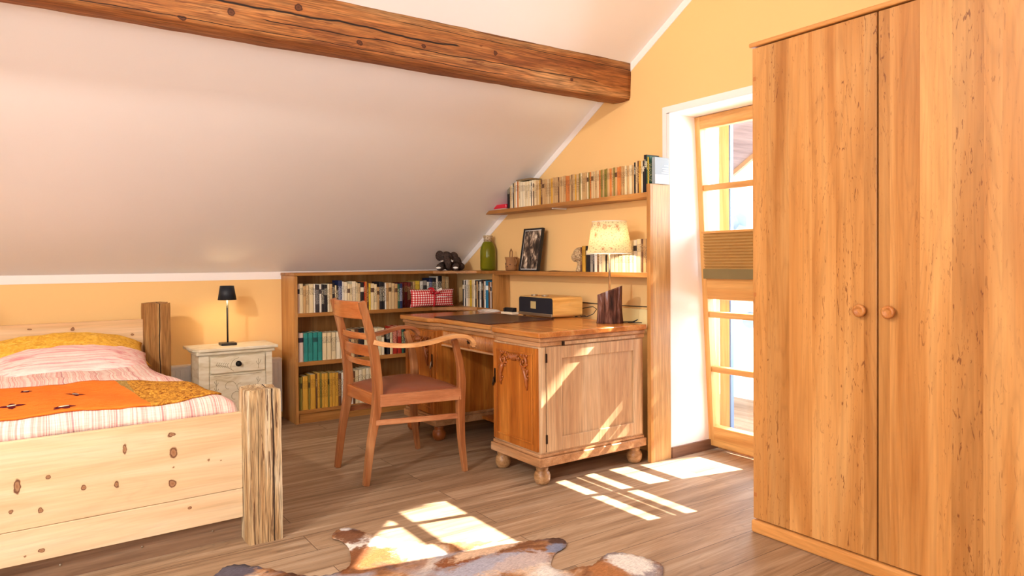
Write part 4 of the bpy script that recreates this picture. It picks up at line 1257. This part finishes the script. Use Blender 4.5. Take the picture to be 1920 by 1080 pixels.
# throw
TM = NT('orange_wool', .95, .1)
x_, y_, z_ = TM.sep()
og = TM.ramp(TM.noise(TM.mapping((20, 200, 200)), 1, 3), [(.3, '#dc6a1e'), (.7, '#ef8434')])
nb2 = TM.noise(TM.mapping((55, 26, 30)), 1, 5, 1.5, .6)
gold = TM.ramp(nb2, [(.34, '#7a3c10'), (.44, '#a8702a'), (.54, '#c88a30'), (.66, '#e0a848')])
fac = TM.math('GREATER_THAN', TM.math('ADD', x_, TM.math('MULTIPLY', TM.math('SUBTRACT', y_, .2), .12)), .085)
fac2 = TM.math('LESS_THAN', x_, .125)
gold = TM.mix(fac2, gold, TM.ramp(TM.noise(TM.mapping((200, 200, 200)), 1, 2), [(.4, '#8a6a30'), (.6, '#c09a58')]))
TM.color(TM.mix(fac, og, gold))
TM.bump(TM.noise(TM.tc, 120, 3), .6, .004)
def throw(u, v):
    x = -.30 + 1.03*u
    # near edge slopes: from y 3.20 at the left to 3.24, far edge from 3.98 at the left to 3.75 at the right tip
    yn = 3.235 + .01*sin(u*7) + (.05*max(0, (u-.80)/.2)**1.5)
    yf = 4.02 - .18*u - .22*max(0, (u-.55)/.45)**1.6
    y = yn + (yf-yn)*v
    uu = (x+.27)/1.05
    s = (y-3.245)+.07
    uu = min(max(uu, 0.0), .99)
    p = quilt(uu, max(s, .045)/2.0)
    ln = Vector((p.x, p.y, p.z+.011))
    ln.z += noise.noise(Vector((x*9, y*9, 7)))*.003 + .0012
    return ln
g = MB().grid(throw, 60, 34)
th_ = link('throw_blanket', g, TM.m, loc=(.25, 3.6, .60), solid=.007)
tag(th_, 'orange wool throw with dark flower motifs and a golden border across the bed', 'blanket')
MR = plain('maroon_wool', '#5c1420', .95, .1); CW = plain('cream_wool', '#e8d8b8', .95, .1)
def on_throw(x, y):
    u = (x+.30)/1.03
    yn = 3.235; yf = 4.02-.18*u
    return throw(u, (y-yn)/(yf-yn))
for (x, y, s, k) in [(.12, 3.30, 1.0, 0), (-.05, 3.44, .85, 1), (.20, 3.62, .7, 1), (.02, 3.80, .6, 0), (-.14, 3.30, .6, 1), (-.14, 3.60, .6, 0), (-.02, 3.66, .0, 0)]:
    if not s: continue
    mo = MB()
    petals = 8
    c_ = on_throw(x, y)
    pts = []
    for i in range(32):
        a = 2*pi*i/32
        r = (.030+.018*cos(4*a)**3)*s if k else (.034*(.55+.45*abs(cos(2.5*a+.3))))*s
        q = on_throw(x+r*1.25*cos(a), y+r*1.2*sin(a))
        pts.append((q.x, q.y, q.z+.0052))
    cv = mo.b.verts.new((c_.x, c_.y, c_.z+.006))
    vs = [mo.b.verts.new(p) for p in pts]
    for i in range(32):
        mo.b.faces.new((cv, vs[i], vs[(i+1) % 32]))
    mt = link('flower_motif', mo, MR, th_)
    ce = MB()
    r = .011*s
    cv = ce.b.verts.new((c_.x, c_.y, c_.z+.0078))
    vs = []
    for i in range(12):
        a = 2*pi*i/12; q = on_throw(x+r*cos(a)*1.8, y+r*sin(a))
        vs.append(ce.b.verts.new((q.x, q.y, q.z+.0072)))
    for i in range(12):
        ce.b.faces.new((cv, vs[i], vs[(i+1) % 12]))
    link('flower_centre', ce, CW, mt)

# ------------------------------------------------------------------ radiator, nightstand, lamp
ra = thing('radiator', 'low white radiator against the knee wall behind the nightstand', 'radiator', (1.1, 5.46, 0))
g = MB().box(.20, 1.585, 5.415, 5.425, .06, .46)
for i in range(46):
    x = .215+i*.0298
    g.box(x, x+.015, 5.409, 5.415, .08, .445)
link('panel', g, PAINT, ra)
link('top_grille', MB().box(.20, 1.585, 5.409, 5.494, .46, .475), PAINT, ra, bev=.002)
link('body', MB().box(.22, 1.57, 5.425, 5.494, .07, .458), PAINT, ra)
link('foot', MB().box(.3, .33, 5.42, 5.49, 0, .07).box(1.45, 1.48, 5.42, 5.49, 0, .07), PAINT, ra)
NSM = NT('aged_cream_paint', .6, .3)
nn = NSM.noise(NSM.mapping((8, 8, 30)), 1, 5, .8)
cc_ = NSM.ramp(nn, [(.28, '#cfbd98'), (.42, '#e0d2b4'), (.6, '#e9dec4'), (.75, '#ede3cc')])
NSM.color(cc_)
ns = thing('nightstand', 'small cream nightstand with painted vines and a drawer beside the bed', 'nightstand', (1.17, 5.25, 0))
nx0, nx1, ny0, ny1 = .935, 1.425, 5.10, 5.385
link('cabinet', MB().box(nx0, nx1, ny0+.012, ny1, .06, .575), NSM.m, ns, bev=.002)
link('pilaster', MB().box(nx0, nx0+.065, ny0, ny0+.012, .06, .575), NSM.m, ns, bev=.002)
link('pilaster', MB().box(nx1-.045, nx1, ny0, ny0+.012, .06, .575), NSM.m, ns, bev=.002)
link('base', MB().box(nx0-.012, nx1+.012, ny0-.012, ny1+.01, 0, .06), NSM.m, ns, bev=.004)
link('top', MB().prism([(nx0-.035, ny0+.03), (nx0+.0, ny0-.035), (nx1+.035, ny0-.035), (nx1+.035, ny1+.015), (nx0-.05, ny1+.015)], .600, .622, 'z'), NSM.m, ns, bev=.006, bseg=3)
link('cornice', MB().box(nx0-.018, nx1+.018, ny0-.018, ny1+.008, .575, .600), NSM.m, ns, bev=.008, bseg=3)
dw = link('drawer', MB().box(nx0+.075, nx1-.052, ny0-.008, ny0+.012, .445, .558), NSM.m, ns, bev=.003)
kc = (nx0+.075+nx1-.052)/2
link('knob', MB().rings([[(kc+r*cos(a), ny0-.008-h, .503+r*sin(a)) for a in [2*pi*i/16 for i in range(16)]] for r, h in [(.020, 0), (.020, .003), (.008, .006), (.008, .014), (.016, .02), (.015, .027), (.006, .03)]]), plain('black_iron', '#1e1812', .45, .5, .5), dw)
dd = link('door', MB().box(nx0+.068, nx1-.048, ny0-.002, ny0+.012, .075, .432), NSM.m, ns, bev=.002)
VN = plain('vine_paint', '#8f7c58', .8, .1)
def vine(par, y, strokes, r=.0012):
    g = MB()
    for s in strokes:
        g.tube(smooth_path([(x, y, z) for x, z in s], 5), r, 5, flat=(1, 1))
    return link('painted_vine', g, VN, par)
yd = ny0-.0084
L0 = nx0+.075
st_ = [[(L0+.15, .452), (L0+.13, .475), (L0+.135, .51), (L0+.155, .535), (L0+.185, .545)], [(L0+.03, .505), (L0+.06, .50), (L0+.10, .485), (L0+.135, .465)]]
for i in range(6):
    x = L0+.035+.014*i
    st_.append([(x, .503-.002*i), (x+.006, .517-.002*i), (x+.012, .521-.002*i)])
    st_.append([(x, .503-.002*i), (x+.010, .492-.002*i), (x+.016, .492-.003*i)])
st_ += [[(L0+.315, .46), (L0+.318, .50), (L0+.315, .53)], [(L0+.318, .49), (L0+.33, .505), (L0+.333, .52)], [(L0+.317, .485), (L0+.305, .50), (L0+.303, .512)]]
vine(dw, yd, st_)
st_ = []
for cx_, cz_, r_0, s in ((L0+.12, .345, .05, 1), (L0+.20, .35, .055, -1), (L0+.16, .27, .05, 1), (L0+.25, .28, .04, -1), (L0+.09, .22, .04, -1)):
    st_.append([(cx_+r_0*(1-.12*k)*cos(s*k*.75), cz_+r_0*(1-.12*k)*sin(s*k*.75)) for k in range(7)])
for x in (L0+.035, L0+.315):
    st_.append([(x, .15), (x+.004, .25), (x-.002, .33), (x, .40)])
    for k in range(5):
        z = .18+k*.045
        st_.append([(x, z), (x+.010, z+.012), (x+.012, z+.024)]); st_.append([(x, z+.01), (x-.010, z+.02), (x-.012, z+.032)])
st_.append([(L0+.02, .425), (L0+.12, .428), (L0+.2, .424), (L0+.34, .428)])
vine(dd, ny0-.0024, st_)
# bedside lamp
bl_ = thing('bedside_lamp', 'slim black lamp with a small black shade on the nightstand', 'lamp', (1.17, 5.25, .622))
bx, byy = 1.155, 5.245
link('base', MB().box(bx-.052, bx+.052, byy-.052, byy+.052, .6225, .640), BLACK, bl_, bev=.003)
link('pole', MB().lathe([(.0065, .64), (.0065, .955)], bx, byy, 12), BLACK, bl_)
link('lamp_shade', MB().lathe([(.062, .945), (.046, 1.045)], bx, byy, 40, cap=False), plain('black_shade', '#20242c', .5, .4), bl_, solid=.002)
link('bulb_disc', MB().lathe([(.030, .958), (.030, .966)], bx, byy, 20), emis('warm_led', '#ffd9a0', 12), bl_)
link('diffuser', MB().lathe([(.035, .944), (.030, .958)], bx, byy, 24, cap=False), PAINT, bl_, solid=.001)
light('bedside_lamp_light', 'POINT', (bx, byy, .948), 2.2, (1, .70, .36), soft=.015)

# ------------------------------------------------------------------ cowhide
outl = [(.585, 2.861), (.615, 2.895), (.665, 2.885), (.74, 2.79), (.80, 2.70), (.86, 2.62), (.932, 2.585), (1.0, 2.60), (1.034, 2.64), (1.065, 2.72), (1.085, 2.80), (1.080, 2.87), (1.062, 2.91), (1.075, 2.955), (1.12, 3.005), (1.160, 3.005),
        (1.185, 2.94), (1.20, 2.88), (1.24, 2.80), (1.27, 2.73), (1.33, 2.68), (1.355, 2.62), (1.39, 2.625), (1.42, 2.60), (1.45, 2.585), (1.50, 2.56), (1.58, 2.50), (1.68, 2.425), (1.76, 2.39), (1.83, 2.37), (1.868, 2.342), (1.862, 2.30), (1.825, 2.258), (1.755, 2.235), (1.71, 2.20), (1.668, 2.155), (1.660, 2.115),
        (1.69, 2.075), (1.745, 2.075), (1.80, 2.06), (1.86, 2.085), (1.935, 2.105), (1.985, 2.06), (2.02, 1.98), (2.02, 1.90), (1.96, 1.84), (1.84, 1.76), (1.70, 1.66), (1.58, 1.50), (1.50, 1.30), (1.36, 1.08), (1.16, .98), (1.0, 1.10), (.86, 1.32), (.74, 1.60), (.66, 1.90), (.60, 2.20), (.56, 2.45), (.54, 2.60), (.50, 2.72)]
HM = NT('cowhide', .85, .2)
big = HM.noise(HM.mapping((1.9, 2.6, 1), (1.6, .8, 0)), 1.3, 4, .9, .6)
hc = HM.ramp(big, [(.34, '#f2e8de'), (.42, '#e2c4a8'), (.50, '#b98458'), (.60, '#8a5a38'), (.70, '#5a3c2c')])
x_, y_, z_ = HM.sep()
gb_ = HM.noise(HM.mapping((2.2, 4.5, 1), (5.3, 2.1, 0)), 1.2, 3, .5)
hc = HM.mix(HM.ramp(gb_, [(.48, 0.0), (.60, .85)]), hc, '#a8a2a8')
# white patch on the far leg, dark patches on the legs
def patch(cx_, cy_, rx, ry, c):
    global hc
    sb = HM.n('VectorMath', operation='SUBTRACT'); HM.w(HM.tc, sb.inputs[0]); sb.inputs[1].default_value = (cx_-1.2, cy_-2.0, 0)
    ml = HM.n('VectorMath', operation='MULTIPLY'); HM.w(sb.outputs[0], ml.inputs[0]); ml.inputs[1].default_value = (1/rx, 1/ry, 0)
    lg_ = HM.n('VectorMath', operation='LENGTH'); HM.w(ml.outputs[0], lg_.inputs[0])
    dd_ = HM.math('ADD', lg_.outputs['Value'], HM.math('MULTIPLY', HM.math('SUBTRACT', HM.noise(HM.tc, 22, 6, .5, .65), .5), 1.6))
    hc = HM.mix(HM.ramp(dd_, [(.70, .95), (1.15, 0.0)]), hc, c)
patch(.62, 2.84, .14, .12, '#5a5664')
patch(1.13, 2.90, .07, .12, '#7a4a2c')
patch(1.15, 2.985, .035, .03, '#f2ece8')
patch(1.05, 2.66, .20, .13, '#8a5228')
patch(1.30, 2.58, .11, .10, '#e6bd90')
patch(1.40, 2.40, .13, .06, '#8e5228')
patch(1.55, 2.42, .20, .05, '#e8c4a4')
patch(1.45, 2.30, .24, .07, '#b4b2c0')
patch(1.60, 2.24, .18, .07, '#cbb8b2')
patch(1.84, 2.33, .05, .05, '#5b3c2c')
patch(1.78, 2.27, .06, .04, '#8a92ac')
patch(1.93, 1.98, .10, .12, '#f6f0e8')
patch(1.80, 1.98, .07, .14, '#b87a48')
hf = HM.noise(HM.mapping((70, 220, 40), rot=(0, 0, .5)), 1, 4, .6)
hc = HM.mix(1, hc, HM.ramp(hf, [(.3, .66), (.7, 1.08)]), 'MULTIPLY')
HM.color(hc)
HM.bump(hf, .8, .006)
g = MB()
sm = smooth_path([(x, y, 0) for x, y in outl] + [(outl[0][0], outl[0][1], 0)], 4)[:-1]
cxm, cym = 1.2, 2.0
N = len(sm)
from mathutils.geometry import tessellate_polygon
# layered: inner fill from a fine grid clipped to the outline
poly = [(p.x, p.y) for p in sm]
def inside(x, y):
    c = False
    j = len(poly)-1
    for i in range(len(poly)):
        xi, yi = poly[i]; xj, yj = poly[j]
        if (yi > y) != (yj > y) and x < (xj-xi)*(y-yi)/(yj-yi)+xi:
            c = not c
        j = i
    return c
from mathutils.geometry import delaunay_2d_cdt
pts2 = [Vector(p) for p in poly]
e = [(i, (i+1) % N) for i in range(N)]
yy = .95
while yy < 3.05:
    xx = .48
    while xx < 2.1:
        if inside(xx, yy) and min((Vector((xx, yy))-q).length for q in pts2[::2]) > .018:
            pts2.append(Vector((xx, yy)))
        xx += .035
    yy += .035
vo_, ed_, fa_, *_r = delaunay_2d_cdt(pts2, e, [], 1, 1e-5)
bd_d = [min((v-q).length for q in pts2[:N:2]) for v in vo_]
vs = []
for v, d in zip(vo_, bd_d):
    curl = .012*max(0, noise.noise(Vector((v.x*5, v.y*5, 1))))*max(0, 1-d/.07)
    z = .004 + .006*min(1, d/.03) + curl + .004*noise.noise(Vector((v.x*4, v.y*4, 2)))*min(1, d/.05)
    vs.append(g.b.verts.new((v.x, v.y, max(.0035, z))))
for f in fa_:
    q = g.b.faces.new([vs[i] for i in f]); q.smooth = True
rg_ = link('cowhide_rug', g, HM.m, loc=(1.2, 2.0, 0), solid=.0)
md = rg_.modifiers.new('solid', 'SOLIDIFY'); md.thickness = .003; md.offset = -1
tag(rg_, 'brown, grey and white cowhide rug lying on the wooden floor', 'rug')

bpy.context.view_layer.update()
